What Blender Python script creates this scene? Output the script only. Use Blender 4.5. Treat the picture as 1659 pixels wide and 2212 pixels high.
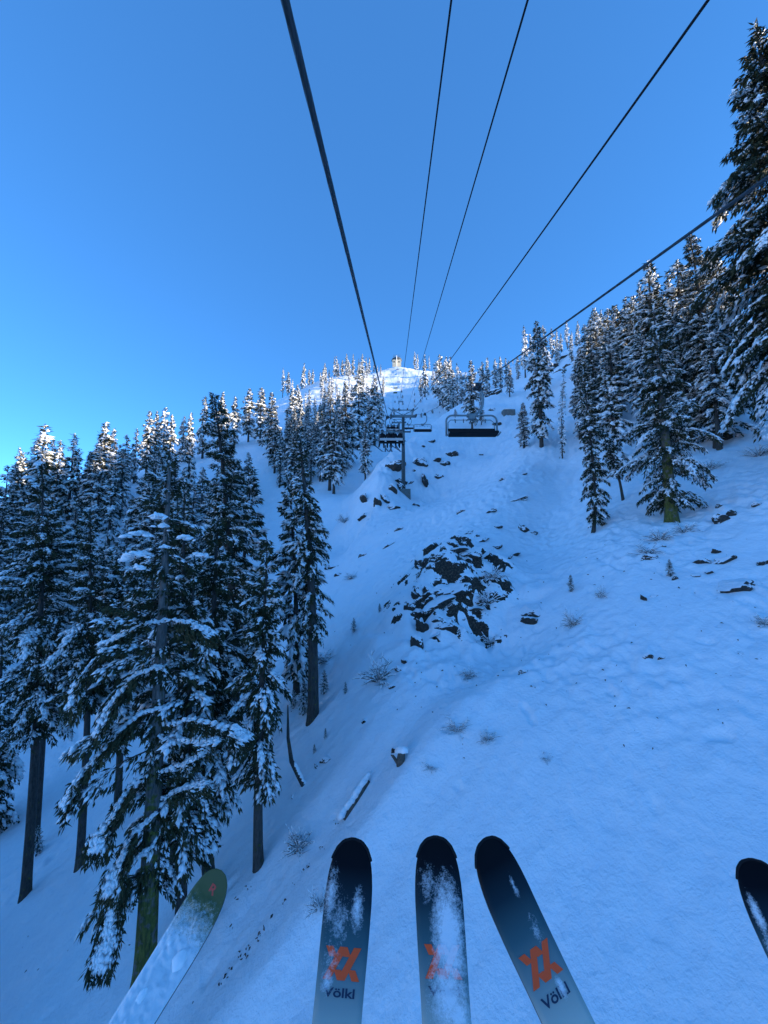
import bpy, bmesh, math, random
import numpy as np
from mathutils import Vector, Matrix, noise as mnoise

for o in list(bpy.data.objects):
    bpy.data.objects.remove(o)
SC = bpy.context.scene
COL = SC.collection
R = math.radians
rng = np.random.default_rng(7)
random.seed(7)

# ------------------------------------------------------------------ camera, sky, sun, exposure
PITCH = R(5.3)
CP, SP = math.cos(PITCH), math.sin(PITCH)
FPX, CX, CY = 830.0, 829.5, 1106.0
cam_d = bpy.data.cameras.new('camera')
cam_d.sensor_fit = 'HORIZONTAL'
cam_d.sensor_width = 36.0
cam_d.lens = 36.0 * FPX / 1659.0
cam_d.clip_start = 0.05
cam_d.clip_end = 4000
cam = bpy.data.objects.new('camera', cam_d)
COL.objects.link(cam)
cam.location = (0, 0, 0)
cam.rotation_euler = (R(90) + PITCH, 0, 0)
SC.camera = cam

SUN_EL, SUN_AZ = R(9.5), R(98.0)            # azimuth clockwise from +Y: low, from the right
SUN = Vector((math.cos(SUN_EL) * math.sin(SUN_AZ), math.cos(SUN_EL) * math.cos(SUN_AZ), math.sin(SUN_EL)))
world = bpy.data.worlds.new('World')
SC.world = world
world.use_nodes = True
wn = world.node_tree
bg = wn.nodes['Background']
sky = wn.nodes.new('ShaderNodeTexSky')
sky.sky_type = 'NISHITA'
sky.sun_disc = False
sky.sun_elevation = SUN_EL
sky.sun_rotation = SUN_AZ
sky.altitude = 4500
sky.air_density = 0.7
sky.dust_density = 0.25
sky.ozone_density = 3.5
hs = wn.nodes.new('ShaderNodeHueSaturation')
hs.inputs['Saturation'].default_value = 1.08
hs.inputs['Hue'].default_value = .493
wn.links.new(sky.outputs[0], hs.inputs['Color'])
# clear winter air: an even blue mixed with the Nishita sky, the same all round
mixs = wn.nodes.new('ShaderNodeMix'); mixs.data_type = 'RGBA'; mixs.inputs[0].default_value = .45
mixs.inputs[7].default_value = (.105, .41, 1.16, 1)
wn.links.new(hs.outputs[0], mixs.inputs[6])
wn.links.new(mixs.outputs[2], bg.inputs['Color'])
bg.inputs['Strength'].default_value = 0.15
sun_d = bpy.data.lights.new('sun', 'SUN')
sun_d.energy = 2.6
sun_d.angle = R(0.53)
sun_d.color = (1.0, 0.86, 0.66)
sun_o = bpy.data.objects.new('sun', sun_d)
COL.objects.link(sun_o)
sun_o.rotation_euler = SUN.to_track_quat('Z', 'Y').to_euler()
SC.view_settings.view_transform = 'Standard'
SC.view_settings.look = 'None'
SC.view_settings.gamma = 1
SC.view_settings.use_curve_mapping = False
SC.view_settings.exposure = 2.27

# ------------------------------------------------------------------ pixel helpers (photo pixels at 1659 x 2212)
def ratios(px, py):
    u, v = (px - CX) / FPX, (CY - py) / FPX
    d = CP - v * SP
    return u / d, (SP + v * CP) / d          # x/y, z/y
def W(px, py, y):
    a, b = ratios(px, py)
    return Vector((a * y, y, b * y))
def CAMP(px, py, depth):
    u, v = (px - CX) / FPX, (CY - py) / FPX
    return Vector((u, CP - v * SP, SP + v * CP)) * depth
def project(p):
    d = p[1] * CP + p[2] * SP
    v = (-p[1] * SP + p[2] * CP) / d
    return CX + FPX * p[0] / d, CY - FPX * v

# ------------------------------------------------------------------ terrain height
ctrl = []
RIBPX = [(835, 1045, 54), (858, 1003, 60), (880, 968, 66), (904, 944, 74), (935, 926, 84), (946, 914, 90), (1000, 880, 100), (1060, 850, 112)]
def cp(x, y, z): ctrl.append((x, y, z))
def cpx(px, py, y):
    p = W(px, py, y); ctrl.append((p.x, p.y, p.z))
def plane(x, y):
    s = 0.38 if x > 0 else 0.65
    return -10.32 + 0.32 * y + s * x
for yy in (-25, -12, -4, 3, 8, 13, 18, 24, 31, 38):
    for xx in (-12, -7, -3.5, 0, 4, 9, 16, 24, 33):
        if yy > 20 and xx < -4: continue
        if yy > 30 and xx > 25: continue
        cp(xx, yy, plane(xx, yy))
for a in ((55, 1930, 17.6), (175, 1870, 17.0), (200, 1640, 27.7), (0, 1400, 41), (200, 1300, 49), (400, 1150, 62),
          (583, 1004, 86), (505, 1120, 70), (600, 1250, 36), (700, 1200, 40), (740, 1100, 58), (790, 1030, 72), (800, 1000, 78), (715, 1063, 64),
          (877, 1100, 54), (1000, 985, 64), *RIBPX, (1060, 985, 63), (880, 1020, 60), (870, 985, 101), (830, 925, 130), (885, 900, 155), (870, 870, 195),
          (860, 830, 265), (857, 796, 330), (985, 893, 150), (1020, 925, 110), (910, 855, 220), (1100, 855, 112), (1115, 893, 80),
          (1200, 772, 112), (1120, 822, 130), (1170, 966, 49), (1132, 968, 55), (1215, 990, 39), (1451, 1126, 20), (1291, 1144, 21.5),
          (1343, 1083, 24), (1550, 966, 28), (1659, 880, 31), (1336, 1025, 30),
          (770, 812, 292), (805, 806, 308), (740, 814, 285), (690, 822, 270), (760, 855, 212), (700, 880, 165), (825, 850, 235), (905, 800, 318), (940, 803, 300), (985, 822, 240), (1010, 845, 180),
          (720, 816, 285), (650, 842, 250), (560, 885, 205), (430, 935, 170), (300, 990, 140), (150, 1045, 115), (0, 1085, 100)):
    cpx(*a)
for a in ((-22, 10, -20), (-30, 0, -23), (-60, 10, -14), (-50, -30, -24), (-20, -40, -32), (20, -50, -22), (-110, 40, 0), (-150, 120, 5),
          (60, 40, 30), (75, 80, 47), (60, 10, 20), (90, 40, 27), (100, 0, 25), (150, 20, 33), (120, -60, 20), (200, -40, 30), (110, 110, 68),
          (150, 140, 84), (160, 185, 104), (150, 236, 129), (170, 290, 150), (230, 200, 120), (220, 100, 70),  # hill right of view, heights shaped to block the sun and place the shadow edge
          (70, 340, 140), (0, 400, 150), (-60, 380, 118), (-120, 300, 70), (-160, 220, 30), (250, 330, 140)):
    cp(*a)
ctrl = np.array(ctrl, float)
SCL = 40.0
P2 = ctrl[:, :2] / SCL
def _phi(r2): return 0.5 * r2 * np.log(r2 + 1e-9)
n = len(P2)
K = _phi(((P2[:, None, :] - P2[None, :, :]) ** 2).sum(-1)) + np.eye(n) * 0.0012
A = np.zeros((n + 3, n + 3)); A[:n, :n] = K
A[:n, n] = 1; A[:n, n + 1:] = P2; A[n, :n] = 1; A[n + 1:, :n] = P2.T
coef = np.linalg.solve(A, np.concatenate([ctrl[:, 2], np.zeros(3)]))

_g = np.random.default_rng(3)
PERM = _g.permutation(512); GRAD = _g.uniform(0, 2 * np.pi, 512)
def pnoise(x, y, seed=0):
    xi = np.floor(x).astype(np.int64); yi = np.floor(y).astype(np.int64)
    xf, yf = x - xi, y - yi
    def g(ix, iy):
        h = PERM[(PERM[(ix + seed * 17) & 511] + iy) & 511]
        a = GRAD[h]; return np.cos(a), np.sin(a)
    u = xf * xf * xf * (xf * (xf * 6 - 15) + 10); v = yf * yf * yf * (yf * (yf * 6 - 15) + 10)
    def d(ix, iy, fx, fy):
        gx, gy = g(ix, iy); return gx * fx + gy * fy
    a = d(xi, yi, xf, yf); b = d(xi + 1, yi, xf - 1, yf); c = d(xi, yi + 1, xf, yf - 1); e = d(xi + 1, yi + 1, xf - 1, yf - 1)
    return (a + u * (b - a)) + v * ((c + u * (e - c)) - (a + u * (b - a)))
def sstep(a, b, x):
    t = np.clip((x - a) / (b - a), 0, 1); return t * t * (3 - 2 * t)

def base_T(x, y):
    x = np.asarray(x, float); y = np.asarray(y, float)
    sh = x.shape; x = x.ravel(); y = y.ravel(); out = np.empty(len(x))
    for i in range(0, len(x), 60000):
        q = np.stack([x[i:i + 60000], y[i:i + 60000]], 1) / SCL
        r2 = (q[:, 0:1] - P2[None, :, 0]) ** 2 + (q[:, 1:2] - P2[None, :, 1]) ** 2
        out[i:i + 60000] = _phi(r2) @ coef[:n] + coef[n] + q @ coef[n + 1:]
    r = np.hypot(x, y)
    k = sstep(380, 620, r)
    out = out * (1 - k) + (20 + 0.0 * r) * k
    return out.reshape(sh)
def blob(x, y, c, rad):
    return np.exp(-((x - c[0]) ** 2 + (y - c[1]) ** 2) / rad ** 2)

def base_hit(px, py, ymax=420, fn=None):
    a, b = ratios(px, py)
    ys = np.geomspace(4, ymax, 2500)
    d = (fn or base_T)(a * ys, ys) - b * ys
    i = np.argmax(d > 0)
    if d[i] <= 0: i = len(ys) - 1
    return Vector((a * ys[i], ys[i], b * ys[i]))
OC = base_hit(985, 1285)                    # rock outcrop under the rib
KN = base_hit(850, 1030)                    # knoll left of the tower
HUMP = base_hit(1090, 1010)

RIB = np.array([tuple(W(*q_))[:2] for q_ in RIBPX])
def rib_d(x, y):
    best = np.full(x.shape, 1e9); sg = np.zeros(x.shape)
    for (ax, ay), (bx_, by_) in zip(RIB[:-1], RIB[1:]):
        dx, dy = bx_ - ax, by_ - ay; l2 = dx * dx + dy * dy
        t = np.clip(((x - ax) * dx + (y - ay) * dy) / l2, 0, 1)
        d = np.hypot(x - ax - t * dx, y - ay - t * dy); m = d < best
        best = np.where(m, d, best); sg = np.where(m, np.sign((x - ax) * dy - (y - ay) * dx), sg)
    return best, sg
GUL = [tuple(base_hit(*q_))[:2] for q_ in ((1235, 930), (1222, 1010), (1195, 1090), (1150, 1180), (1120, 1270), (1090, 1340))]
def T(x, y):
    x = np.asarray(x, float); y = np.asarray(y, float)
    z = base_T(x, y)
    r = np.hypot(x, y)
    near = 1 - sstep(60, 120, r)
    # edge of the shelf under the lift line
    d = ((x + 3.3) * 3.2 - (y - 8.7) * 5.6) / 6.45
    dd = (d + 0.5 * pnoise(x * .25, y * .25, 5))
    z = z + near * (0.0 - 0.16 * np.log1p(np.exp(np.clip(-dd * 2.2, -30, 30))) / 2.2 * (1 - sstep(10, 24, r))) * 0.0
    z = z + near * 0.28 * np.exp(-(dd / 0.75) ** 2) * (1 - sstep(13, 20, r))
    z = z - near * 0.20 * np.exp(-((dd + 1.6) / 0.6) ** 2) * (1 - sstep(13, 20, r))
    # outcrop and knoll swellings with stepped ledges
    m1 = blob(x, y, (OC.x, OC.y), 3.6)
    m2 = blob(x, y, (KN.x, KN.y), 9.0)
    m3 = blob(x, y, (HUMP.x, HUMP.y), 9.0)
    rd, rs = rib_d(x, y); wob = 1 + .35 * pnoise(x / 6, y / 6, 12)
    z = z + 0.5 * wob * np.exp(-(rd / np.where(rs > 0, 6.0, 3.0)) ** 2) - np.where(rs < 0, 2.6, .0) * np.exp(-((rd - 9) / 4.5) ** 2)
    gd = np.full(x.shape, 1e9)
    for (ax, ay), (bx_, by_) in zip(GUL[:-1], GUL[1:]):
        dx, dy = bx_ - ax, by_ - ay; t = np.clip(((x - ax) * dx + (y - ay) * dy) / (dx * dx + dy * dy), 0, 1)
        gd = np.minimum(gd, np.hypot(x - ax - t * dx, y - ay - t * dy))
    z = z - 1.25 * np.exp(-(gd / 2.6) ** 2) + .35 * np.exp(-((gd - 5) / 2.5) ** 2)
    z = z + 1.9 * m1 + 1.2 * m2 + 1.2 * m3
    rn = pnoise(x * .5, y * .5, 9) + .5 * pnoise(x * 1.1, y * 1.1, 10)
    tt = (x - OC.x) * .45 + (y - OC.y) * .89 + .9 * pnoise(x / 2.2, y / 2.2, 21)
    z = z + m1 * sstep(-.45, .25, pnoise(x / 1.3, y / 1.3, 23)) * .42 * (np.tanh((tt - 1.6) / .16) + np.tanh((tt + .4) / .14) + np.tanh((tt + 2.4) / .16))
    z = z + (m1 * .9 + m2 * 1.3) * np.abs(rn) * 0.9 - (m1 + m2) * .25
    # snow relief
    z = z + 1.2 * pnoise(x / 23, y / 23, 1) * sstep(14, 60, r) + 0.42 * pnoise(x / 7.0, y / 7.0, 2) * sstep(6, 30, r)
    k = np.clip(r / 40, 0.35, 2.5)
    z = z + 6.0 * (pnoise(x / 21, y / 9, 15) + .6 * pnoise(x / 9, y / 5, 17)) * sstep(140, 200, r) * sstep(.35, .6, x / np.maximum(y, 1))  # far right ridge roughened so that it throws ragged shadows on the hilltop
    z = z + 1.1 * pnoise(x / 14, y / 9, 16) * sstep(150, 220, r)
    sw = x * .8 + y * .6; cw = -x * .6 + y * .8     # wind streaks run up to the right
    z = z + 0.19 * k * pnoise(sw / 3.2, cw / 1.0, 3) + 0.05 * k * pnoise(sw / 1.5, cw / .42, 14) + 0.22 * np.minimum(k, 1.2) * pnoise(sw / 7.5, cw / 2.6, 13)
    lump = sstep(-.25, .25, pnoise(x / 5.5, y / 5.5, 4) + 0.10 * np.sign(x - 2)) * sstep(9, 16, r)
    z = z + lump * 0.19 * pnoise(x / .55, y / .55, 6) + lump * .10 * pnoise(x / .24, y / .24, 7)
    z = z + 0.03 * pnoise(sw / .9, cw / .3, 8)
    z = z - .13 * sstep(.38, .58, pnoise(x / .75, y / .75, 22)) * sstep(8, 13, r) * (1 - sstep(40, 60, r))
    return z
def gz(x, y): return float(T(np.array([x]), np.array([y]))[0])
def hit(px, py, ymax=420): return base_hit(px, py, ymax, T)

# ------------------------------------------------------------------ materials
def mat(name):
    m = bpy.data.materials.new(name); m.use_nodes = True
    nt = m.node_tree; b = nt.nodes['Principled BSDF']
    return m, nt, b
def N(nt, t, **kw):
    nd = nt.nodes.new(t)
    for k, v in kw.items():
        if k in nd.inputs: nd.inputs[k].default_value = v
        else: setattr(nd, k, v)
    return nd
def ramp(nt, src, stops, interp='LINEAR'):
    r = nt.nodes.new('ShaderNodeValToRGB'); r.color_ramp.interpolation = interp
    e = r.color_ramp.elements
    while len(e) < len(stops): e.new(0.5)
    for el, (p, c) in zip(e, stops):
        el.position = p; el.color = (*c, 1) if len(c) == 3 else c
    nt.links.new(src, r.inputs[0]); return r
def plain(name, col, rough=0.6, metal=0.0, var=0.0, scale=20):
    m, nt, b = mat(name)
    b.inputs['Roughness'].default_value = rough; b.inputs['Metallic'].default_value = metal
    b.inputs['Base Color'].default_value = (*col, 1)
    if var:
        tc = N(nt, 'ShaderNodeTexCoord'); nz = N(nt, 'ShaderNodeTexNoise', Scale=scale, Detail=6.0)
        nt.links.new(tc.outputs['Object'], nz.inputs['Vector'])
        rp = ramp(nt, nz.outputs['Fac'], [(.3, tuple(c * (1 - var) for c in col)), (.7, tuple(min(1, c * (1 + var)) for c in col))])
        nt.links.new(rp.outputs[0], b.inputs['Base Color'])
        bp = N(nt, 'ShaderNodeBump', Strength=.3, Distance=.01)
        nt.links.new(nz.outputs['Fac'], bp.inputs['Height']); nt.links.new(bp.outputs[0], b.inputs['Normal'])
    return m
M = {}
def snow_ground():
    m, nt, b = mat('snow_ground')
    g = N(nt, 'ShaderNodeNewGeometry'); sep = N(nt, 'ShaderNodeSeparateXYZ')
    n1 = N(nt, 'ShaderNodeTexNoise', Scale=2.2, Detail=5.0, Roughness=.6)
    n2 = N(nt, 'ShaderNodeTexNoise', Scale=14.0, Detail=4.0, Roughness=.6)
    nt.links.new(g.outputs['Position'], n1.inputs['Vector']); nt.links.new(g.outputs['Position'], n2.inputs['Vector'])
    at = N(nt, 'ShaderNodeAttribute', attribute_name='rocky')
    nt.links.new(g.outputs['True Normal'], sep.inputs[0])
    # rock shows on steep faces of the rocky zones only
    ad = N(nt, 'ShaderNodeMath', operation='MULTIPLY_ADD'); ad.inputs[1].default_value = .5; nt.links.new(n1.outputs['Fac'], ad.inputs[0]); nt.links.new(sep.outputs['Z'], ad.inputs[2])
    st = N(nt, 'ShaderNodeMapRange'); st.inputs['From Min'].default_value = .93; st.inputs['From Max'].default_value = .85
    nt.links.new(ad.outputs[0], st.inputs['Value'])
    mu = N(nt, 'ShaderNodeMath', operation='MULTIPLY'); nt.links.new(st.outputs[0], mu.inputs[0]); nt.links.new(at.outputs['Fac'], mu.inputs[1])
    gt = N(nt, 'ShaderNodeMath', operation='GREATER_THAN'); gt.inputs[1].default_value = .4; nt.links.new(mu.outputs[0], gt.inputs[0])
    snowc = ramp(nt, n1.outputs['Fac'], [(.3, (.80, .83, .87)), (.7, (.86, .88, .90))])
    rockc = ramp(nt, n2.outputs['Fac'], [(.3, (.014, .012, .010)), (.55, (.05, .04, .031)), (.75, (.15, .125, .10))])
    mx = N(nt, 'ShaderNodeMix', data_type='RGBA')
    nt.links.new(gt.outputs[0], mx.inputs[0]); nt.links.new(snowc.outputs[0], mx.inputs[6]); nt.links.new(rockc.outputs[0], mx.inputs[7])
    nt.links.new(mx.outputs[2], b.inputs['Base Color'])
    b.inputs['Roughness'].default_value = .75; b.inputs['Specular IOR Level'].default_value = .2
    b1 = N(nt, 'ShaderNodeBump', Strength=.6, Distance=.14); b2 = N(nt, 'ShaderNodeBump', Strength=.55, Distance=.03)
    nt.links.new(n1.outputs['Fac'], b1.inputs['Height']); nt.links.new(n2.outputs['Fac'], b2.inputs['Height'])
    nt.links.new(b1.outputs[0], b2.inputs['Normal']); nt.links.new(b2.outputs[0], b.inputs['Normal'])
    return m
def rock_mat():
    m, nt, b = mat('snowy_rock')
    g = N(nt, 'ShaderNodeNewGeometry'); sep = N(nt, 'ShaderNodeSeparateXYZ')
    nt.links.new(g.outputs['Normal'], sep.inputs[0])
    n1 = N(nt, 'ShaderNodeTexNoise', Scale=3.0, Detail=6.0, Roughness=.65); n2 = N(nt, 'ShaderNodeTexNoise', Scale=11.0, Detail=8.0, Roughness=.7)
    nt.links.new(g.outputs['Position'], n1.inputs['Vector']); nt.links.new(g.outputs['Position'], n2.inputs['Vector'])
    ad = N(nt, 'ShaderNodeMath', operation='MULTIPLY_ADD'); ad.inputs[1].default_value = .9
    nt.links.new(n1.outputs['Fac'], ad.inputs[0]); nt.links.new(sep.outputs['Z'], ad.inputs[2])
    gt = N(nt, 'ShaderNodeMapRange'); gt.inputs['From Min'].default_value = .78; gt.inputs['From Max'].default_value = .84
    nt.links.new(ad.outputs[0], gt.inputs['Value'])
    rc = ramp(nt, n2.outputs['Fac'], [(.3, (.012, .010, .009)), (.55, (.045, .037, .029)), (.8, (.14, .115, .09))])
    mx = N(nt, 'ShaderNodeMix', data_type='RGBA'); mx.inputs[7].default_value = (.83, .85, .88, 1)
    nt.links.new(gt.outputs[0], mx.inputs[0]); nt.links.new(rc.outputs[0], mx.inputs[6])
    nt.links.new(mx.outputs[2], b.inputs['Base Color']); b.inputs['Roughness'].default_value = .85
    bp = N(nt, 'ShaderNodeBump', Strength=.8, Distance=.08); nt.links.new(n2.outputs['Fac'], bp.inputs['Height']); nt.links.new(bp.outputs[0], b.inputs['Normal'])
    return m
def bark_mat(name, moss):
    m, nt, b = mat(name)
    tc = N(nt, 'ShaderNodeTexCoord'); mp = N(nt, 'ShaderNodeMapping'); mp.inputs['Scale'].default_value = (1, 1, .22)
    nt.links.new(tc.outputs['Object'], mp.inputs[0])
    n1 = N(nt, 'ShaderNodeTexNoise', Scale=16.0, Detail=6.0, Roughness=.7); nt.links.new(mp.outputs[0], n1.inputs['Vector'])
    n2 = N(nt, 'ShaderNodeTexNoise', Scale=7.0, Detail=5.0); nt.links.new(tc.outputs['Object'], n2.inputs['Vector'])
    br = ramp(nt, n1.outputs['Fac'], [(.3, (.022, .018, .016)), (.7, (.10, .085, .075))] if moss < .5 else [(.3, (.05, .045, .042)), (.7, (.21, .19, .175))])
    ms = ramp(nt, n1.outputs['Fac'], [(.3, (.025, .03, .006)), (.7, (.17, .17, .03))])
    sz = N(nt, 'ShaderNodeSeparateXYZ'); nt.links.new(tc.outputs['Object'], sz.inputs[0])
    hz = N(nt, 'ShaderNodeMapRange'); hz.inputs['From Min'].default_value = 2.0; hz.inputs['From Max'].default_value = 8.5
    hz.inputs['To Min'].default_value = 0; hz.inputs['To Max'].default_value = -.32; nt.links.new(sz.outputs['Z'], hz.inputs['Value'])
    ad = N(nt, 'ShaderNodeMath', operation='ADD'); nt.links.new(n2.outputs['Fac'], ad.inputs[0]); nt.links.new(hz.outputs[0], ad.inputs[1])
    k = ramp(nt, ad.outputs[0], [(.62 - moss * .3, (0, 0, 0)), (.74 - moss * .3, (1, 1, 1))])
    mx = N(nt, 'ShaderNodeMix', data_type='RGBA')
    nt.links.new(k.outputs[0], mx.inputs[0]); nt.links.new(br.outputs[0], mx.inputs[6]); nt.links.new(ms.outputs[0], mx.inputs[7])
    nt.links.new(mx.outputs[2], b.inputs['Base Color']); b.inputs['Roughness'].default_value = .95
    bp = N(nt, 'ShaderNodeBump', Strength=1.0, Distance=.05); nt.links.new(n1.outputs['Fac'], bp.inputs['Height']); nt.links.new(bp.outputs[0], b.inputs['Normal'])
    return m
def needle_mat():
    m, nt, b = mat('fir_needles')
    g = N(nt, 'ShaderNodeNewGeometry'); n1 = N(nt, 'ShaderNodeTexNoise', Scale=1.7, Detail=4.0)
    nt.links.new(g.outputs['Position'], n1.inputs['Vector'])
    oi = N(nt, 'ShaderNodeObjectInfo')
    rp = ramp(nt, n1.outputs['Fac'], [(.3, (.022, .026, .011)), (.55, (.045, .046, .018)), (.8, (.10, .075, .030))])
    nt.links.new(rp.outputs[0], b.inputs['Base Color']); b.inputs['Roughness'].default_value = .7
    b.inputs['Specular IOR Level'].default_value = .25
    return m
M['ground'] = snow_ground()
M['rock'] = rock_mat()
M['bark'] = bark_mat('bark', .12)
M['mossy'] = bark_mat('mossy_bark', .85)
M['needle'] = needle_mat()
M['twig'] = plain('twig', (.075, .055, .045), .9)
M['snow'] = plain('snow', (.90, .91, .92), .75, 0, .03, 9)
M['steel'] = plain('grey_green_steel', (.065, .09, .095), .6, .1, .15, 6)
M['pale_steel'] = plain('galvanised_steel', (.17, .21, .22), .5, .3, .12, 9)
M['dark_steel'] = plain('dark_steel', (.035, .037, .04), .5, .4)
M['rope'] = plain('wire_rope', (.05, .053, .058), .5, .5)
M['cable'] = plain('black_cable', (.015, .016, .018), .6)
M['concrete'] = plain('concrete', (.17, .165, .15), .9, 0, .25, 4)
M['cushion'] = plain('black_cushion', (.012, .012, .014), .7)
M['panel'] = plain('grey_panel', (.42, .43, .43), .6, 0, .1, 5)
M['cream'] = plain('cream_wall', (.62, .52, .36), .8, 0, .08, 2)
M['post_sunlit_face'] = plain('white_post_sunlit_face', (.74, .73, .70), .8, 0, .06, 2)
M['darkroof'] = plain('dark_roof', (.06, .065, .07), .7, 0, .2, 3)
M['glass'] = plain('window_glass', (.02, .025, .03), .08)
M['cloth'] = plain('dark_clothing', (.018, .018, .022), .85)
M['cloth2'] = plain('navy_clothing', (.02, .03, .06), .85)
M['helmet'] = plain('helmet', (.03, .035, .05), .35)
for k_ in ('cushion', 'cloth', 'cable'): M[k_].node_tree.nodes['Principled BSDF'].inputs['Specular IOR Level'].default_value = .12
M['skin'] = plain('skin', (.45, .28, .20), .6)
M['skidark'] = plain('dark_ski', (.03, .035, .045), .4)
M['skigreen'] = plain('olive_ski', (.10, .11, .04), .4)
M['wood'] = plain('grey_wood', (.10, .085, .07), .9, 0, .4, 8)

# ------------------------------------------------------------------ object helpers
def mesh_np(name, verts, faces, mats, midx=None, smooth=True):
    """faces: list of int arrays (k,3) or (k,4); midx: list with a material index per array"""
    me = bpy.data.meshes.new(name)
    verts = np.asarray(verts, np.float32)
    faces = [np.asarray(f, np.int32) for f in faces if len(f)]
    tot = np.concatenate([np.full(len(f), f.shape[1], np.int32) for f in faces])
    loops = np.concatenate([f.ravel() for f in faces])
    me.vertices.add(len(verts)); me.vertices.foreach_set('co', verts.ravel())
    me.loops.add(len(loops)); me.loops.foreach_set('vertex_index', loops)
    me.polygons.add(len(tot))
    st = np.concatenate([[0], np.cumsum(tot)[:-1]]).astype(np.int32)
    me.polygons.foreach_set('loop_start', st)
    if midx is not None:
        me.polygons.foreach_set('material_index', np.concatenate([np.full(len(f), i, np.int32) for f, i in zip(faces, midx)]))
    me.polygons.foreach_set('use_smooth', np.full(len(tot), smooth, bool))
    for m in mats: me.materials.append(m)
    me.update(calc_edges=True); me.validate()
    return me
def link(name, me, parent=None, **kw):
    o = bpy.data.objects.new(name, me); COL.objects.link(o)
    if parent is not None: o.parent = parent
    for k, v in kw.items(): o[k] = v
    return o
def thing(name, loc, label, cat, group=None, rz=0.0):
    o = link(name, None); o.location = loc; o.rotation_euler = (0, 0, rz)
    tag(o, label, cat, group); o.empty_display_size = .1
    return o
def tag(o, label, cat, group=None):
    o['label'] = label; o['category'] = cat
    if group: o['group'] = group
    return o
class MB:
    """collects simple shapes into one mesh"""
    def __init__(s): s.v = []; s.f = []; s.n = 0
    def add(s, v, f):
        v = np.asarray(v, float); s.v.append(v); s.f += [tuple(i + s.n for i in q) for q in f]; s.n += len(v)
    def box(s, c, size, rot=None):
        x, y, z = [a / 2 for a in size]
        v = np.array([(-x, -y, -z), (x, -y, -z), (x, y, -z), (-x, y, -z), (-x, -y, z), (x, -y, z), (x, y, z), (-x, y, z)])
        if rot is not None: v = v @ np.array(rot.to_3x3()).T
        s.add(v + np.array(c), [(0, 3, 2, 1), (4, 5, 6, 7), (0, 1, 5, 4), (1, 2, 6, 5), (2, 3, 7, 6), (3, 0, 4, 7)])
        return s
    def tube(s, pts, rad, k=8, cap=True):
        pts = [Vector(p) for p in pts]; m = len(pts)
        rad = [rad] * m if not hasattr(rad, '__len__') else rad
        vs = []; up = None
        for i in range(m):
            d = (pts[min(i + 1, m - 1)] - pts[max(i - 1, 0)]).normalized()
            if up is None: up = d.orthogonal().normalized()
            up = (up - d * up.dot(d)).normalized(); si = d.cross(up)
            for j in range(k):
                a = 2 * math.pi * j / k
                vs.append(pts[i] + (up * math.cos(a) + si * math.sin(a)) * rad[i])
        f = [(i * k + j, i * k + (j + 1) % k, (i + 1) * k + (j + 1) % k, (i + 1) * k + j) for i in range(m - 1) for j in range(k)]
        if cap: f += [tuple(reversed(range(k))), tuple(range((m - 1) * k, m * k))]
        s.add(vs, f); return s
    def beam(s, a, b, w, h=None):
        a, b = Vector(a), Vector(b); h = h or w; d = b - a
        q = d.to_track_quat('Z', 'Y').to_matrix()
        s.box((a + b) / 2, (w, h, d.length), q); return s
    def cyl(s, a, b, r, k=12, r2=None): return s.tube([a, b], [r, r if r2 is None else r2], k)
    def obj(s, name, m, parent=None, smooth=False, bevel=0, **kw):
        me = bpy.data.meshes.new(name); me.from_pydata([tuple(v) for a in s.v for v in a], [], s.f)
        for mm in (m if isinstance(m, (list, tuple)) else [m]): me.materials.append(mm)
        if bevel:
            bm = bmesh.new(); bm.from_mesh(me)
            bmesh.ops.bevel(bm, geom=[e for e in bm.edges], offset=bevel, segments=2, profile=.5, affect='EDGES', clamp_overlap=True)
            bm.to_mesh(me); bm.free()
        if smooth:
            me.polygons.foreach_set('use_smooth', np.ones(len(me.polygons), bool))
        me.update(); return link(name, me, parent, **kw)
def copy_tree(root, loc, scale=None, rot=None):
    r = root.copy(); COL.objects.link(r); r.location = loc
    if scale is not None: r.scale = scale
    if rot is not None: r.rotation_euler = rot
    for ch in root.children:
        c = ch.copy(); COL.objects.link(c); c.parent = r
        for g in ch.children:
            d = g.copy(); COL.objects.link(d); d.parent = c
    return r

# ------------------------------------------------------------------ ground sheet
az_in = np.linspace(R(-50), R(50), 560)
az_out = np.linspace(R(50.3), R(309.7), 80)[1:-1]
az = np.concatenate([az_in, az_out]); na = len(az)
rad = np.concatenate([np.linspace(.5, 4.5, 8), np.geomspace(5, 30, 370), np.geomspace(30, 420, 260)[1:], np.geomspace(420, 2500, 30)[1:]])
nr = len(rad)
RR, AA = np.meshgrid(rad, az, indexing='ij')
X = (RR * np.sin(AA)).ravel(); Y = (RR * np.cos(AA)).ravel()
Z = T(X, Y)
idx = np.arange(nr * na).reshape(nr, na); nxt = np.roll(idx, -1, 1)
q = np.stack([idx[:-1], idx[1:], nxt[1:], nxt[:-1]], -1).reshape(-1, 4)
verts = np.stack([X, Y, Z], 1); verts = np.vstack([verts, [[0, 0, float(T(np.array([0.]), np.array([0.]))[0])]]])
fan = np.stack([np.full(na, nr * na), idx[0], nxt[0]], 1)[:, [0, 1, 2]]
me = mesh_np('snow_ground', verts, [q[:, ::-1], fan[:, ::-1]], [M['ground']])
rocky = np.clip(blob(verts[:, 0], verts[:, 1], (OC.x, OC.y), 3.5) * 1.3 * sstep(-.5, .1, pnoise(verts[:, 0] / .8, verts[:, 1] / .8, 24)) + blob(verts[:, 0], verts[:, 1], (KN.x, KN.y), 8.5) * 0.3, 0, 1).astype(np.float32)
at = me.attributes.new('rocky', 'FLOAT', 'POINT'); at.data.foreach_set('value', rocky)
ground = link('snow_ground', me, kind='structure')

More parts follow.
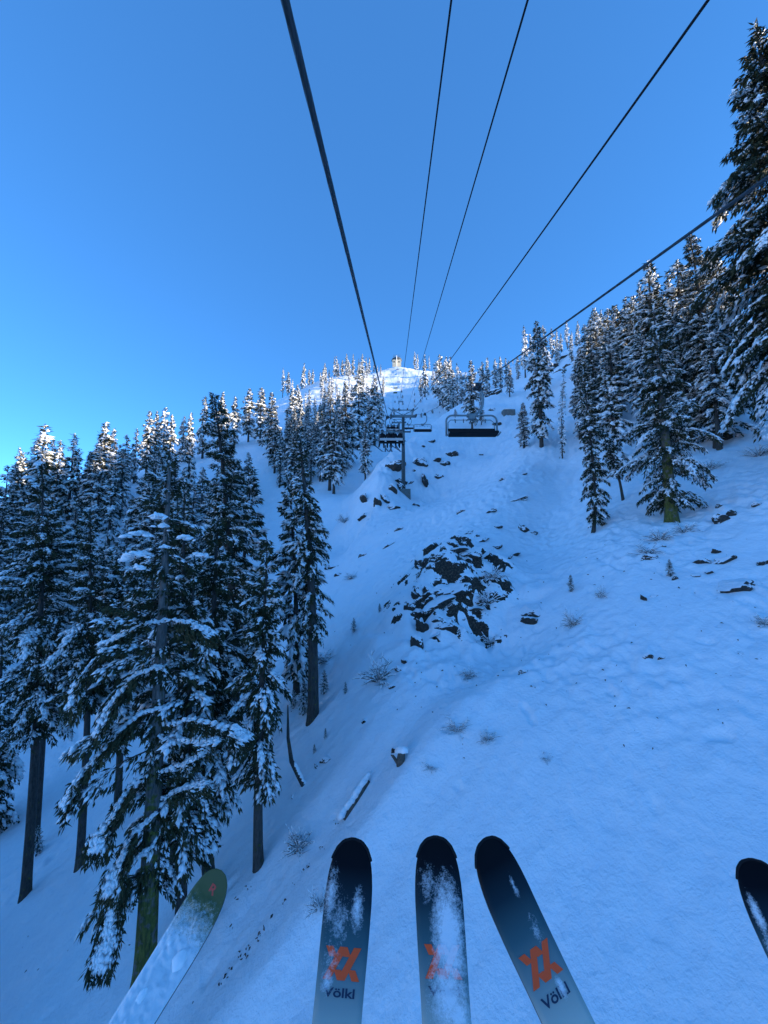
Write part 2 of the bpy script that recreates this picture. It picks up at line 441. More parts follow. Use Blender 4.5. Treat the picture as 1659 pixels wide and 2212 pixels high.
# ------------------------------------------------------------------ conifers
def diamonds(p, d, side, l, w):
    n_ = len(p)
    v = np.empty((n_, 4, 3)); m = p + d * (l * .45)[:, None]
    v[:, 0] = p; v[:, 1] = m + side * w[:, None]; v[:, 2] = p + d * l[:, None]; v[:, 3] = m - side * w[:, None]
    return v.reshape(-1, 3), np.arange(n_ * 4).reshape(-1, 4)
def lumps(p, ax, up, l, w, h, g, rings=1, k=4):
    """irregular pads of snow: top, ring(s), bottom"""
    n_ = len(p)
    side = np.cross(up, ax); side /= np.linalg.norm(side, axis=1, keepdims=True) + 1e-9
    a = np.arange(k) / k * 2 * np.pi
    vs = [p + up * h[:, None]]
    def ring(rr, hh):
        for j in range(k):
            jr = g.uniform(.65, 1.2, n_) * rr
            vs.append(p + ax * (l * jr * np.cos(a[j]))[:, None] + side * (w * jr * np.sin(a[j]))[:, None] + up * (h * hh * g.uniform(.6, 1.3, n_))[:, None])
    if rings == 2: ring(.62, .8)
    ring(1.0, .12)
    vs.append(p - up * (h * .25)[:, None])
    nv = len(vs); v = np.stack(vs, 1).reshape(-1, 3)
    f = []
    for j in range(k):
        j2 = (j + 1) % k
        f.append((0, 1 + j, 1 + j2))
        o = 1
        if rings == 2:
            f.append((1 + j, 1 + k + j, 1 + k + j2)); f.append((1 + j, 1 + k + j2, 1 + j2)); o = 1 + k
        f.append((nv - 1, o + j2, o + j))
    f = np.array(f)
    return v, (np.arange(n_)[:, None, None] * nv + f[None]).reshape(-1, 3)
def nrm(a): return a / (np.linalg.norm(a, axis=-1, keepdims=True) + 1e-9)

def make_crown(seed, H, zb, Rm, prof, nbm, fpm, spm, tl, tw, ls, snowk=1.0, droop=.5, avoid=None, spread=.34, rings=1, bare=0.0, lean=None):
    """returns (crown mesh, snow mesh) for a fir of height H whose branches start at zb"""
    g = np.random.default_rng(seed)
    nb = int((H - zb) * nbm)
    t = np.sort(g.uniform(0, 1, nb) ** .95)
    t = np.clip(t + g.normal(0, .004, nb), 0, .995)
    zz = zb + (H - zb) * t
    azb = g.uniform(0, 2 * np.pi, nb)
    # clumps of longer and shorter, white and bare branches
    lob = np.sin(azb * 2 + t * 11 + seed) * .5 + np.sin(azb + t * 23 + seed * 2) * .5
    L = Rm * prof(t) * g.uniform(.45, 1.14, nb) * (1 + .22 * lob)
    L = np.maximum(L, .12)
    if avoid is not None:
        a0, wid, t0 = avoid
        da = np.abs((azb - a0 + np.pi) % (2 * np.pi) - np.pi)
        L = np.where((da < wid) & (t < t0), L * .22, L)
    sn = np.clip(.62 + .5 * np.sin(azb * 3 + t * 17 + seed * 1.3) * .6 + g.normal(0, .28, nb), .05, 1.2) * snowk
    ang = (.55 * t ** 2 + .10) + g.normal(0, .19, nb)
    dr = droop * (1.1 - .7 * t) * g.uniform(.6, 1.4, nb)
    cx, sx = np.cos(azb), np.sin(azb)
    def path(i, s):
        r = L[i] * s * (1 - .08 * s)
        z = zz[i] + L[i] * (np.tan(ang[i]) * s - dr[i] * (.35 * s + .95 * s ** 2.2))
        return np.stack([cx[i] * r, sx[i] * r, z], 1)
    V = []; F4 = []; F3w = []; off = 0
    # wood of each branch
    k = 3; S = np.array([0, .35, .7, 1.0])
    ii = np.arange(nb)
    ringsv = []
    for s in S:
        c = path(ii, np.full(nb, s)); rr = (.010 + .016 * L / max(Rm, .1) * (Rm / 2)) * (1.05 - s)
        tang = np.stack([-sx, cx, 0 * cx], 1)
        for j in range(k):
            a = 2 * np.pi * j / k
            ringsv.append(c + tang * (rr * np.cos(a))[:, None] + np.array([0, 0, 1]) * (rr * np.sin(a))[:, None])
    wv = np.stack(ringsv, 1).reshape(-1, 3); per = k * len(S)
    wf = []
    for a in range(len(S) - 1):
        for j in range(k): wf.append((a * k + j, a * k + (j + 1) % k, (a + 1) * k + (j + 1) % k, (a + 1) * k + j))
    wf = (np.arange(nb)[:, None, None] * per + np.array(wf)[None]).reshape(-1, 4)
    V.append(wv); off += len(wv)
    # needle sprays
    cnt = np.maximum(3, (L * fpm * g.uniform(.7, 1.2, nb))).astype(int)
    i = np.repeat(ii, cnt); m = len(i)
    s = g.uniform(0.08 + bare, 1.0, m) ** .8
    q = g.uniform(-1, 1, m)
    wd = spread * L[i] * np.clip((1.15 - s) * (s + .25), .05, 1) * 1.5
    pth = path(i, s); tang = np.stack([-sx[i], cx[i], 0 * s], 1); fwd = path(i, np.minimum(s + .05, 1.08)) - path(i, s - .05); fwd = nrm(fwd)
    hang = g.uniform(0, 1, m) ** 1.6
    pos = pth + tang * (q * wd)[:, None]
    pos[:, 2] -= np.abs(q) * wd * .35 + hang * tl * .55
    d = nrm(fwd * g.uniform(.3, 1.1, m)[:, None] + tang * (np.sign(q) * g.uniform(.1, .9, m))[:, None] + np.stack([0 * s, 0 * s, -g.uniform(.0, .9, m) - hang * .6], 1) + g.normal(0, .18, (m, 3)))
    sd = nrm(np.cross(d, g.normal(0, 1, (m, 3)) + np.array([0, 0, 1.2])))
    l = tl * g.uniform(.55, 1.35, m); w = tw * g.uniform(.6, 1.4, m)
    v, f = diamonds(pos, d, sd, l, w); V.append(v); F4.append(f + off); off += len(v)
    # leader tuft at the tip
    m2 = 26
    zt = H - g.uniform(0, .09, m2) * H * .6; p2 = np.stack([0 * zt, 0 * zt, zt], 1)
    a2 = g.uniform(0, 2 * np.pi, m2); d2 = nrm(np.stack([np.cos(a2), np.sin(a2), g.uniform(.3, 1.5, m2)], 1))
    v, f = diamonds(p2, d2, nrm(np.cross(d2, [0, 0, 1.])), np.full(m2, tl * .55), np.full(m2, tw * .6)); V.append(v); F4.append(f + off); off += len(v)
    V = np.vstack(V)
    # snow pads
    cnt = np.maximum(1, L * spm * sn * g.uniform(.7, 1.3, nb)).astype(int)
    i = np.repeat(ii, cnt); m = len(i)
    s = g.uniform(.15, 1.04, m) ** .6
    q = g.uniform(-1, 1, m) * g.uniform(0.2, 1, m)
    wd = spread * L[i] * np.clip((1.15 - s) * (s + .25), .05, 1) * 1.5
    fwd = nrm(path(i, np.minimum(s + .05, 1.08)) - path(i, s - .05)); tang = np.stack([-sx[i], cx[i], 0 * s], 1)
    pos = path(i, s) + tang * (q * wd)[:, None]; pos[:, 2] -= np.abs(q) * wd * .35 - ls * .22 + g.uniform(0, 1, m) ** 2.5 * tl * .9
    ax = nrm(fwd + tang * (q * 1.1)[:, None] + g.normal(0, .15, (m, 3)))
    up = nrm(np.array([0, 0, 1.]) - ax * ax[:, 2:3] + g.normal(0, .2, (m, 3)))
    big = g.uniform(0, 1, m) ** 3
    sz = ls * (.5 + 1.1 * big) * np.clip(.5 + L[i] / Rm * .7, .45, 1.15)
    sv, sf = lumps(pos, ax, up, sz * g.uniform(.8, 1.5, m), sz * g.uniform(.45, .8, m), sz * g.uniform(.3, .6, m), g, rings)
    if lean is not None:
        for arr in (V, sv):
            hh = np.clip(arr[:, 2] / H, 0, 1)
            arr[:, 0] += lean[0] * hh ** 2; arr[:, 1] += lean[1] * hh ** 2
    cm = mesh_np('crown', V, [wf] + F4, [M['needle'], M['twig']], [1] + [0] * len(F4), smooth=False)
    sm = mesh_np('snow_load', sv, [sf], [M['snow']])
    return cm, sm
def make_trunk(seed, H, r0, bend=0.0, bdir=0.0, m=None, k=10, lean=None, flare=.25):
    g = np.random.default_rng(seed + 99)
    hs = np.concatenate([[-.9, 0, .15, .35], np.linspace(.8, H * .99, 12)])
    pts = []; rr = []
    for h in hs:
        f = max(h, 0) / H
        b = bend * math.exp(-max(h, -.5) / 1.1)
        x, y = b * math.cos(bdir), b * math.sin(bdir)
        if lean is not None: x += lean[0] * f * f; y += lean[1] * f * f
        pts.append((x, y, h)); rr.append(r0 * ((1 - f) ** .75 * .92 + .05) * (1 + flare * math.exp(-max(h, 0) / .3)))
    mb = MB(); mb.tube(pts, rr, k)
    me = bpy.data.meshes.new('trunk'); me.from_pydata([tuple(v) for a in mb.v for v in a], [], mb.f)
    me.polygons.foreach_set('use_smooth', np.ones(len(me.polygons), bool)); me.materials.append(m or M['bark']); me.update()
    return me
cone = lambda p: (lambda t: np.clip((1 - t), 0, 1) ** p * (1 - .35 * np.exp(-t * 9)))
column = lambda t: np.minimum(1, (1 - t) * 2.1) ** .8 * (1 - .4 * np.exp(-t * 7))
ragged = lambda t: np.minimum(1, (1 - t) * 1.7) ** .7 * (.75 + .35 * np.sin(t * 19) ** 2) * (1 - .45 * np.exp(-t * 8))
class Tree:
    pass
def proto(seed, H, zb, Rm, prof, r0, lod, **kw):
    p = Tree(); p.H = H
    tm = kw.pop('m', None); bend = kw.pop('bend', 0.0); bdir = kw.pop('bdir', 0.0); lean = kw.get('lean')
    par = {'near': dict(nbm=18, fpm=105, spm=76, tl=.19, tw=.025, ls=.080, rings=1),
           'mid': dict(nbm=14, fpm=42, spm=40, tl=.29, tw=.045, ls=.18, rings=1),
           'far': dict(nbm=8.5, fpm=21, spm=22, tl=.46, tw=.075, ls=.32, rings=1)}[lod]
    par.update(kw)
    p.crown, p.snow = make_crown(seed, H, zb, Rm, prof, **par)
    p.trunk = make_trunk(seed, H, r0, bend, bdir, tm, 12 if lod == 'near' else 6, lean)
    return p
def plant(p, loc, H, label, group=None, wide=1.0, rz=None, name='fir_tree', tilt=(0, 0)):
    s = H / p.H
    t = thing(name, loc, label, 'tree', group)
    t.scale = (s * wide, s * wide, s)
    t.rotation_euler = (tilt[0], tilt[1], random.uniform(0, 6.28) if rz is None else rz)
    link('trunk', p.trunk, t); link('crown', p.crown, t); link('snow_load', p.snow, t, kind='stuff')
    return t
FAR = [proto(100 + i, 14, .9 + .5 * (i % 3), 1.45 + .22 * (i % 3), [column, cone(.8), ragged][i % 3], .20, 'far', snowk=1.0 + .12 * (i % 2)) for i in range(7)]
MID = [proto(200 + i, 13, 1.2 + .5 * (i % 3), 1.35 + .2 * (i % 3), [column, ragged, cone(.75)][i % 3], .19, 'mid', snowk=1.0 + .15 * (i % 2)) for i in range(6)]
MID += [proto(220, 13, 2.5, 1.0, ragged, .17, 'mid', snowk=.75, fpm=22, nbm=11), proto(221, 12, 1.5, 1.5, lambda t: np.minimum(1, (1 - t) * 1.4 + .12) ** .9, .19, 'mid', snowk=1.1, lean=(.9, .3)), proto(222, 13, 1.0, 1.15, lambda t: column(t) * (.55 + .5 * np.cos(t * 8) ** 2), .2, 'mid')]
FAR += [proto(120, 14, 3.0, 1.1, ragged, .18, 'far', snowk=.8, fpm=11), proto(121, 12, 1.0, 1.5, lambda t: np.minimum(1, (1 - t) * 1.3 + .1) ** .9, .2, 'far', lean=(.8, .2))]

def by_depth(px, tip, y):
    p = W(px, tip, y); z = gz(p.x, p.y)
    return Vector((p.x, p.y, z - .15)), p.z - z + .15
def by_base(px, py, tpx, tip):
    b = hit(px, py); a, r = ratios(tpx, tip)
    return b - Vector((0, 0, .1)), r * b.y - b.z + .1, a * b.y - b.x
ORD = ['first', 'second', 'third', 'fourth', 'fifth', 'sixth', 'seventh', 'eighth', 'ninth', 'tenth', 'eleventh', 'twelfth', 'thirteenth', 'fourteenth',
       'fifteenth', 'sixteenth', 'seventeenth', 'eighteenth', 'nineteenth', 'twentieth', 'twenty-first', 'twenty-second', 'twenty-third', 'twenty-fourth', 'twenty-fifth', 'twenty-sixth']

# --- near trees, one mesh set each
def hero(base, tip, label, seed, zbf, Rm, prof, r0, **kw):
    wide = kw.pop('wide', 1.0); gname = kw.pop('group', None); lod = kw.pop('lod', 'near')
    b, H, dx = by_base(*base, *tip)
    kw.setdefault('lean', (dx, 0))
    p = proto(seed, H, H * zbf, Rm, prof, r0, lod, **kw)
    t = plant(p, b, H, label, gname, wide, rz=0)
    return t, b, H, p
main_tree, mb_, mH, mp_ = hero((312, 2118), (368, 965), 'largest fir in left foreground with mossy bare trunk and drooping snowy boughs', 11, .16, 1.75,
     lambda t: np.minimum(1, (1 - t) * 2.3) ** .85 * (1 - .3 * np.exp(-t * 9)), .27, m=M['mossy'], avoid=(R(-61), R(62), .90), droop=.62, nbm=14, snowk=.95, spread=.30)
def bough(tree, base, pts, yoff, rad, dens=1.0, snow=1.0, seed=0):
    g = np.random.default_rng(seed + 70); P = []
    for i, (px, py) in enumerate(pts):
        y = base.y + yoff * i / (len(pts) - 1) - .22
        P.append(np.array(W(px, py, y) - base))
    dense = []
    for i in range(len(P) - 1):
        for t in np.linspace(0, 1, 7)[:-1]: dense.append(P[i] * (1 - t) + P[i + 1] * t + g.normal(0, .012, 3))
    dense.append(P[-1]); dense = np.array(dense); m = len(dense)
    bo = MB().tube(dense, list(np.linspace(rad, rad * .25, m)), 5).obj('bough', M['twig'], tree, True)
    seg = nrm(np.gradient(dense, axis=0)); u = g.uniform(.0, 1, int(46 * m * snow)); ii = (u * (m - 1)).astype(int)
    p = dense[ii] + g.normal(0, .02, (len(ii), 3)) + np.array([0, 0, rad * .8]); lat = nrm(np.cross(seg[ii], [0, 0, 1.])); q = g.normal(0, 1, len(ii)) * .085 * np.clip((u - .35) * 2.5, 0, 1)
    p = p + lat * q[:, None]; p[:, 2] -= np.abs(q) * .4
    upv = nrm(np.array([0, 0, 1.]) - seg[ii] * seg[ii][:, 2:3]); sz = g.uniform(.016, .040, len(ii)) * (1 + .9 * u)
    v, f = lumps(p, seg[ii], upv, sz * 1.5, sz * .8, sz * .6, g)
    link('snow_load', mesh_np('snow_load', v, [f], [M['snow']]), bo, kind='stuff')
    n_ = int(900 * dens); u = g.uniform(.3, 1, n_); ii = (u * (m - 1)).astype(int)
    p = dense[ii] + nrm(np.cross(seg[ii], [0, 0, 1.])) * (g.uniform(-1, 1, n_) * .3)[:, None]; p[:, 2] -= g.uniform(0, 1, n_) ** 1.5 * .32
    d = nrm(seg[ii] * .6 + g.normal(0, .4, (n_, 3)) + np.array([0, 0, -.5])); sd = nrm(np.cross(d, g.normal(0, 1, (n_, 3))))
    v, f = diamonds(p, d, sd, g.uniform(.1, .22, n_), g.uniform(.012, .025, n_))
    link('needles', mesh_np('needles', v, [f], [M['needle']], smooth=False), bo, kind='stuff')
for i, (pts, yo, rd, dn, sn) in enumerate(((((352, 1345), (300, 1352), (235, 1392), (170, 1470), (148, 1540)), -.7, .03, 1.4, 1.3), (((345, 1532), (300, 1545), (240, 1600), (170, 1680), (132, 1748)), -.9, .035, 1.5, 1.4),
        (((358, 1340), (410, 1345), (470, 1372)), -.5, .025, .8, .9), (((355, 1566), (420, 1556), (505, 1572), (540, 1600)), -.6, .03, .8, 1.2), (((352, 1606), (420, 1598), (482, 1600)), -.7, .022, .1, 1.1),
        (((352, 1668), (400, 1650), (445, 1622)), -.5, .02, .1, .9), (((350, 1728), (400, 1700), (452, 1690)), -.5, .02, .3, .8), (((340, 1640), (280, 1700), (225, 1790), (205, 1845)), -1.0, .028, 1.3, 1.2),
        (((330, 1830), (280, 1870), (245, 1960), (228, 2040), (212, 2105)), -1.0, .028, 1.4, 1.3), (((335, 1760), (290, 1800), (250, 1880), (232, 1940)), -.8, .024, 1.3, 1.1), (((345, 1440), (290, 1460), (240, 1520), (200, 1600)), -.8, .026, 1.2, 1.0))):
    bough(main_tree, mb_, pts, yo, rd, dn, sn, i)
for i, (px, py, w_) in enumerate(((344, 1114, 20), (352, 1134, 15), (303, 1152, 22), (295, 1196, 24), (276, 1206, 14), (312, 1196, 16), (356, 1180, 12), (398, 1160, 16), (425, 1196, 14), (300, 1224, 16))):
    g = np.random.default_rng(i + 500); y = mb_.y - .6 + .2 * (i % 3); k_ = y / FPX; q = W(px, py, y) - mb_; n_ = 16
    pp_ = np.stack([g.normal(0, .5, n_), g.normal(0, .5, n_), np.zeros(n_)], 1) * w_ * k_; pp_[:, 2] = -np.abs(pp_[:, 0]) * .35 + g.normal(0, .015, n_)
    sz = g.uniform(.22, .55, n_) * w_ * k_
    v, f = lumps(pp_, nrm(g.normal(0, 1, (n_, 3)) * [1, .6, .15]), nrm(g.normal(0, .25, (n_, 3)) + [0, -.1, 1.]), sz * 1.1, sz * .8, sz * .6, g, 2, 8)
    o = link('snow_clump', mesh_np('snow_clump', v, [f], [M['snow']]), main_tree, kind='stuff'); o.location = q
hero((389, 2006), (420, 1190), 'slim dark fir whose trunk rises just right of the mossy foreground trunk', 12, .2, 1.15, column, .16, lod='mid', ls=.10, spm=62, tl=.2, tw=.03, fpm=70)
hero((437, 1929), (470, 1120), 'fir with a dark trunk curved at the foot behind the green ski tip', 13, .24, 1.25, column, .19, bend=.28, bdir=R(0))
hero((374, 1899), (398, 1060), 'thin fir half hidden behind the mossy foreground trunk', 14, .3, 1.1, column, .15, lod='mid', ls=.10, spm=62, tl=.2, tw=.03, fpm=70)
hero((503, 1668), (462, 850), 'tall dense fir rising directly behind the largest foreground fir', 15, .10, 1.85, ragged, .24)
hero((552, 1882), (578, 1165), 'slender fir with bare curved foot standing right of the foreground fir', 16, .26, 1.0, ragged, .145, bend=.12, bdir=R(60), droop=.55)
hero((676, 1556), (645, 925), 'tall fir with long bare dark trunk at the edge of the open slope', 17, .30, .98, ragged, .24, droop=.6)
hero((55, 1935), (92, 1000), 'tall fir with long bare trunk nearest the left edge', 18, .36, 1.75, column, .19, droop=.45)
hero((76, 1835), (120, 1090), 'fir with its trunk close behind the leftmost bare trunk', 19, .34, 1.5, column, .16, droop=.45)
hero((172, 1872), (195, 1100), 'fir with straight slim bare trunk second from the left edge', 20, .42, 1.5, ragged, .16, droop=.4)
hero((251, 1790), (268, 1180), 'slim fir standing well behind the slim bare trunk on the left', 24, .3, 1.3, column, .17, lod='mid')
hero((-20, 1800), (5, 1330), 'low bushy fir cut off by the left edge', 25, .04, 1.7, cone(.7), .2, lod='mid')
hero((508, 1560), (545, 1010), 'fir behind and between the foreground fir and the slender fir', 26, .12, 1.5, column, .2, lod='mid')
hero((640, 1500), (622, 1020), 'fir close behind the tall fir with the long bare trunk', 27, .1, 1.2, column, .18, lod='mid')
# right side
hero((1451, 1126), (1416, 717), 'broad snowy fir with yellow green moss on its trunk right of the gully', 31, .10, 2.0, ragged, .30, m=M['mossy'], droop=.5, snowk=1.15)
hero((1291, 1144), (1256, 787), 'narrow fir with a curved foot at the left of the right hand stand', 32, .05, .78, column, .10, bend=-.25, bdir=R(0), droop=.5, snowk=1.1)
hero((1343, 1082), (1283, 905), 'thin leaning snag with sparse snowy twigs beside the narrow fir', 33, .3, .45, column, .09, bend=.1, snowk=.9)
hero((1336, 1025), (1302, 800), 'bushy fir between the narrow fir and the mossy trunked fir', 34, .03, 1.3, column, .16, lod='mid', snowk=1.2)
hero((1550, 967), (1488, 500), 'tall dark fir behind the mossy trunked fir with a leaning trunk', 35, .18, 2.1, ragged, .26, droop=.5)
hero((1572, 947), (1528, 535), 'tall fir with a thick trunk just right of the leaning trunk', 36, .18, 2.0, column, .34, lod='mid')
bt = W(1632, 52, 20.5); bx = bt.x + .8; bz = gz(bx, 20.5)
p_ = proto(37, bt.z - bz, 5.0, 4.1, lambda t: np.minimum(1, (1 - t) * 1.75) ** .9, .42, 'near', droop=.6, snowk=1.0, lean=(bt.x - bx, 0), nbm=15, fpm=74, spm=24, tl=.34, tw=.05, ls=.17)
plant(p_, (bx, 20.5, bz - .1), p_.H, 'tallest dark fir cut off by the right edge', rz=0)
b = hit(1700, 960); p_ = proto(38, 15, .6, 2.3, cone(.7), .3, 'mid', snowk=1.1, droop=.5)
plant(p_, (b.x - .6, b.y - 3, gz(b.x - .6, b.y - 3)), 7.0, 'lower snowy fir under the tallest fir at the right edge')
# dead sapling
b, H, dx = by_base(1215, 990, 1219, 795)
p_ = proto(39, H, .6, .42, column, .075, 'mid', snowk=.45, fpm=6, nbm=12, lean=(dx, 0))
plant(p_, b, H, 'thin dead fir with bare twigs on the right bank', name='dead_tree', rz=0)

# --- singled out middle distance trees (base pixel, tip pixel)
single = [((1170, 966), (1152, 695), 'tall narrow fir on the bank right of the empty chair', 0, .85), ((1132, 968), (1116, 870), 'short fir beside the concrete wall right of the empty chair', 3, 1.25),
          ((1178, 850), (1170, 704), 'fir behind the tall narrow fir on the right bank', 1, .8), ((1101, 858), (1101, 779), 'lone fir on the snowy crest above the concrete wall', 2, .9),
          ((1020, 928), (1014, 779), 'dark fir behind the hanger of the nearest empty chair', 4, .85), ((1040, 918), (1038, 851), 'small fir just right behind the nearest chair hanger', 5, .9),
          ((789, 1037), (792, 905), 'slim fir standing lowest of the stand left of the tower', 1, .8), ((809, 962), (804, 815), 'sunlit topped fir left of the loaded chair', 0, 1.0),
          ((774, 971), (771, 799), 'tallest fir of the stand left of the lift line', 3, 1.0), ((745, 1015), (731, 829), 'broad dark fir in the middle of the stand left of the lift line', 2, 1.15),
          ((721, 1066), (708, 884), 'fir at the lower end of the stand left of the lift line', 5, .9), ((583, 1004), (586, 848), 'fir standing above the white gully on the left', 4, 1.0),
          ((823, 925), (823, 844), 'small fir at the right end of the stand left of the lift line', 3, .9), ((712, 1058), (695, 850), 'fir beside the lower end of the stand left of the lift line', 1, .95),
          ((918, 858), (905, 768), 'taller fir of the pair beside the sunlit slope', 4, .9), ((909, 856), (907, 812), 'shorter fir of the pair beside the sunlit slope', 0, .95),
          ((936, 848), (936, 800), 'small sparse fir right of the sunlit slope', 2, .8)]
for (bp, tp, lab, k, w) in single:
    b, H, dx = by_base(*bp, *tp)
    if b.y < 90: plant(MID[k % 6], b, H, lab, None, w * 1.2)
    else: plant(FAR[k % 7], b, H, lab, None, w * 1.25)
b, H, dx = by_base(896, 799, 894, 760); plant(FAR[0], b, H, 'left fir of the pair right of the hilltop building', None, .8)
b, H, dx = by_base(902, 799, 901, 764); plant(FAR[3], b, H, 'right fir of the pair right of the hilltop building', None, .8)
b, H, dx = by_base(927, 799, 924, 768); plant(FAR[1], b, H, 'lone fir on the crest right of the hilltop pair', None, .8)
b, H, dx = by_base(815, 806, 814, 790); plant(FAR[5], b, H, 'stunted fir just left of the hilltop building', None, .8)

def row(items, label, group, protos, wide=1.0, tail=''):
    items = sorted(items)
    for i, it in enumerate(items):
        px, tip, y = it[:3]
        loc, H = by_depth(px, tip, y)
        if H < 1.5: H = 1.5
        plant(random.choice(protos), loc, min(H, 24), label % ORD[i] if '%s' in label else label, group, wide * random.uniform(.88, 1.15))
row([(18, 1007, 52), (97, 919, 58), (69, 1003, 60), (131, 952, 66), (161, 937, 68), (196, 975, 70), (229, 913, 72), (246, 928, 76), (274, 939, 82),
     (296, 926, 84), (324, 888, 86), (340, 889, 90), (357, 881, 92), (372, 896, 92), (398, 900, 98), (413, 892, 95), (443, 857, 98), (482, 848, 104),
     (509, 859, 108), (540, 840, 112), (565, 838, 108), (633, 840, 112), (647, 846, 118)],
    '%s snowy fir from the left along the left skyline', 'firs along the left skyline', MID[:3] + FAR[:4], 1.2)
row([(612, 795, 240), (623, 804, 240), (632, 818, 235), (655, 783, 255), (668, 798, 258), (676, 798, 260), (692, 803, 270), (702, 784, 275), (711, 798, 280),
     (723, 771, 285), (729, 771, 280), (740, 777, 290), (749, 765, 285), (756, 782, 292), (763, 765, 290), (775, 775, 300), (783, 765, 300), (791, 772, 305), (798, 772, 305), (808, 783, 310)],
    '%s fir from the left on the upper left ridge below the hilltop', 'firs on the upper left ridge', FAR, 1.0)
row([(747, 818, 200), (680, 857, 150), (702, 841, 155), (760, 830, 190), (785, 822, 190), (715, 850, 160), (664, 870, 140), (796, 840, 170), (815, 835, 190)],
    '%s fir from the left on the slope between stand and upper ridge', 'firs on the slope under the upper ridge', FAR, 1.05)
row([(949, 757, 170), (963, 771, 160), (972, 771, 175), (987, 784, 150), (956, 790, 165), (978, 800, 155), (995, 800, 160), (968, 815, 150)],
    '%s fir from the left in the clump right of the sunlit slope', 'clump of firs right of the sunlit slope', FAR, 1.05)
row([(1041, 782, 150), (1052, 773, 150), (1069, 775, 155), (1080, 771, 155), (1092, 773, 160), (1118, 768, 140), (1131, 704, 125), (1145, 720, 128), (1191, 709, 125), (1202, 713, 128), (1211, 720, 126),
     (1223, 691, 118), (1245, 693, 112), (1234, 715, 120)],
    '%s fir from the left along the right hand crest', 'firs along the right hand crest', FAR, .95)
row([(1262, 702, 70), (1284, 667, 66), (1297, 672, 68), (1327, 661, 58), (1351, 642, 56), (1364, 640, 54), (1399, 564, 42), (1425, 640, 40), (1275, 690, 68), (1312, 668, 62), (1340, 655, 57), (1380, 612, 48), (1415, 622, 44), (1442, 590, 38), (1462, 565, 36), (1545, 560, 32)],
    '%s fir from the left on the skyline of the right hand stand', 'skyline firs of the right hand stand', MID, 1.35)

# dense stands: copies that nothing tells apart
def stand(count, region, label, group, protos, hr, seed, mind=1.6, wide=1.0, keep=None):
    g = random.Random(seed); pts = []; tries = 0
    while len(pts) < count and tries < count * 60:
        tries += 1
        px, py = g.uniform(region[0], region[2]), g.uniform(region[1], region[3])
        if keep and not keep(px, py): continue
        b = hit(px, py)
        if any((b.x - c.x) ** 2 + (b.y - c.y) ** 2 < mind ** 2 for c in pts): continue
        pts.append(b); plant(g.choice(protos), b - Vector((0, 0, .1)), g.uniform(*hr), label, group, wide * g.uniform(.85, 1.2))
stand(46, (-60, 1110, 480, 1420), 'snow laden fir inside the dense stand on the left valley side', 'dense stand on the left valley side', MID + FAR[:3], (9, 14), 1, 1.3, 1.25)
stand(24, (-60, 1060, 540, 1150), 'snowy fir in the back rows of the left stand below the skyline', 'back rows of the left stand', FAR, (9, 14), 2, 2.0, 1.3, keep=lambda x, y: y < 1150 - (x - 300) * .1)
stand(12, (30, 1400, 340, 1560), 'fir among the trunks at the foot of the left stand', 'firs at the foot of the left stand', MID, (8, 12), 3, 1.6, 1.2)
stand(32, (590, 975, 745, 1058), 'snowy fir in the stand left of the lift line', 'stand left of the lift line', MID, (9, 13), 4, 1.8, 1.2, keep=lambda x, y: y < 1075 - (x - 590) * .25)
stand(28, (640, 880, 805, 975), 'fir in the upper rows of the stand left of the lift line', 'upper rows left of the lift line', FAR, (9, 13), 5, 2.5, 1.05)
stand(34, (1250, 790, 1560, 985), 'snowy fir within the right hand stand', 'right hand stand', MID, (8, 13), 6, 1.7, 1.3, keep=lambda x, y: y < 1040 - abs(x - 1400) * .2)
stand(6, (1045, 782, 1240, 815), 'small fir behind the right hand crest', 'firs behind the right hand crest', FAR, (7, 10), 7, 2.0, .95)

for i, (x_, y_) in enumerate(((-14, 9), (-19, 12), (-24, 16), (-17, 4), (-24, 6), (-12, 2), (-30, 12), (-20, -3), (-13, -6), (-27, 0))):  # unseen firs added beyond the frame to darken the lower left snow
    plant(MID[i % 6], Vector((x_, y_, gz(x_, y_) - .1)), 12 + (i * 7 % 5), 'unseen fir added outside the left edge to shade the valley snow', 'unseen shading firs added outside the left edge', 1.3)

stand(26, (690, 812, 832, 868), 'fir scattered over the slope under the hilltop left of the cables', 'firs under the hilltop left of the cables', FAR, (10, 13.5), 11, 4.0, 1.0)
stand(9, (900, 806, 1010, 850), 'fir scattered over the slope under the hilltop right of the cables', 'firs under the hilltop right of the cables', FAR, (9, 12), 12, 4.0, 1.0)

# seedlings poking through the snow
seeds = [(820, 1322, 20), (764, 1366, 32), (746, 1498, 26), (1234, 1278, 38), (1448, 1246, 40), (703, 1594, 22), (679, 1626, 20), (655, 1545, 70), (700, 1500, 52), (634, 1530, 40), (620, 905, 20), (78, 1850, 60)]
for i, (px, py, h) in enumerate(seeds):
    b = hit(px, py); H = h / FPX * b.y
    labs = ['tiny fir seedling on the open slope left of the rock outcrop', 'small fir seedling left of the outcrop near the tall bare trunk', 'seedling between the tall bare trunk and the large shrub',
            'snowy seedling on the open slope below the right gully', 'dark narrow seedling below the mossy trunked fir', 'little seedling below the tall bare trunk', 'lowest seedling below the tall bare trunk',
            'young fir left beside the foot of the tall bare trunk', 'young fir right beside the tall bare trunk', 'young fir behind the slender fir near the tall bare trunk',
            'small fir on the open gully of the left hillside', 'young fir at the foot of the leftmost bare trunk']
    plant(MID[i % 6], b - Vector((0, 0, .05)), H, labs[i], None, 1.9, name='fir_seedling')
g = random.Random(5)
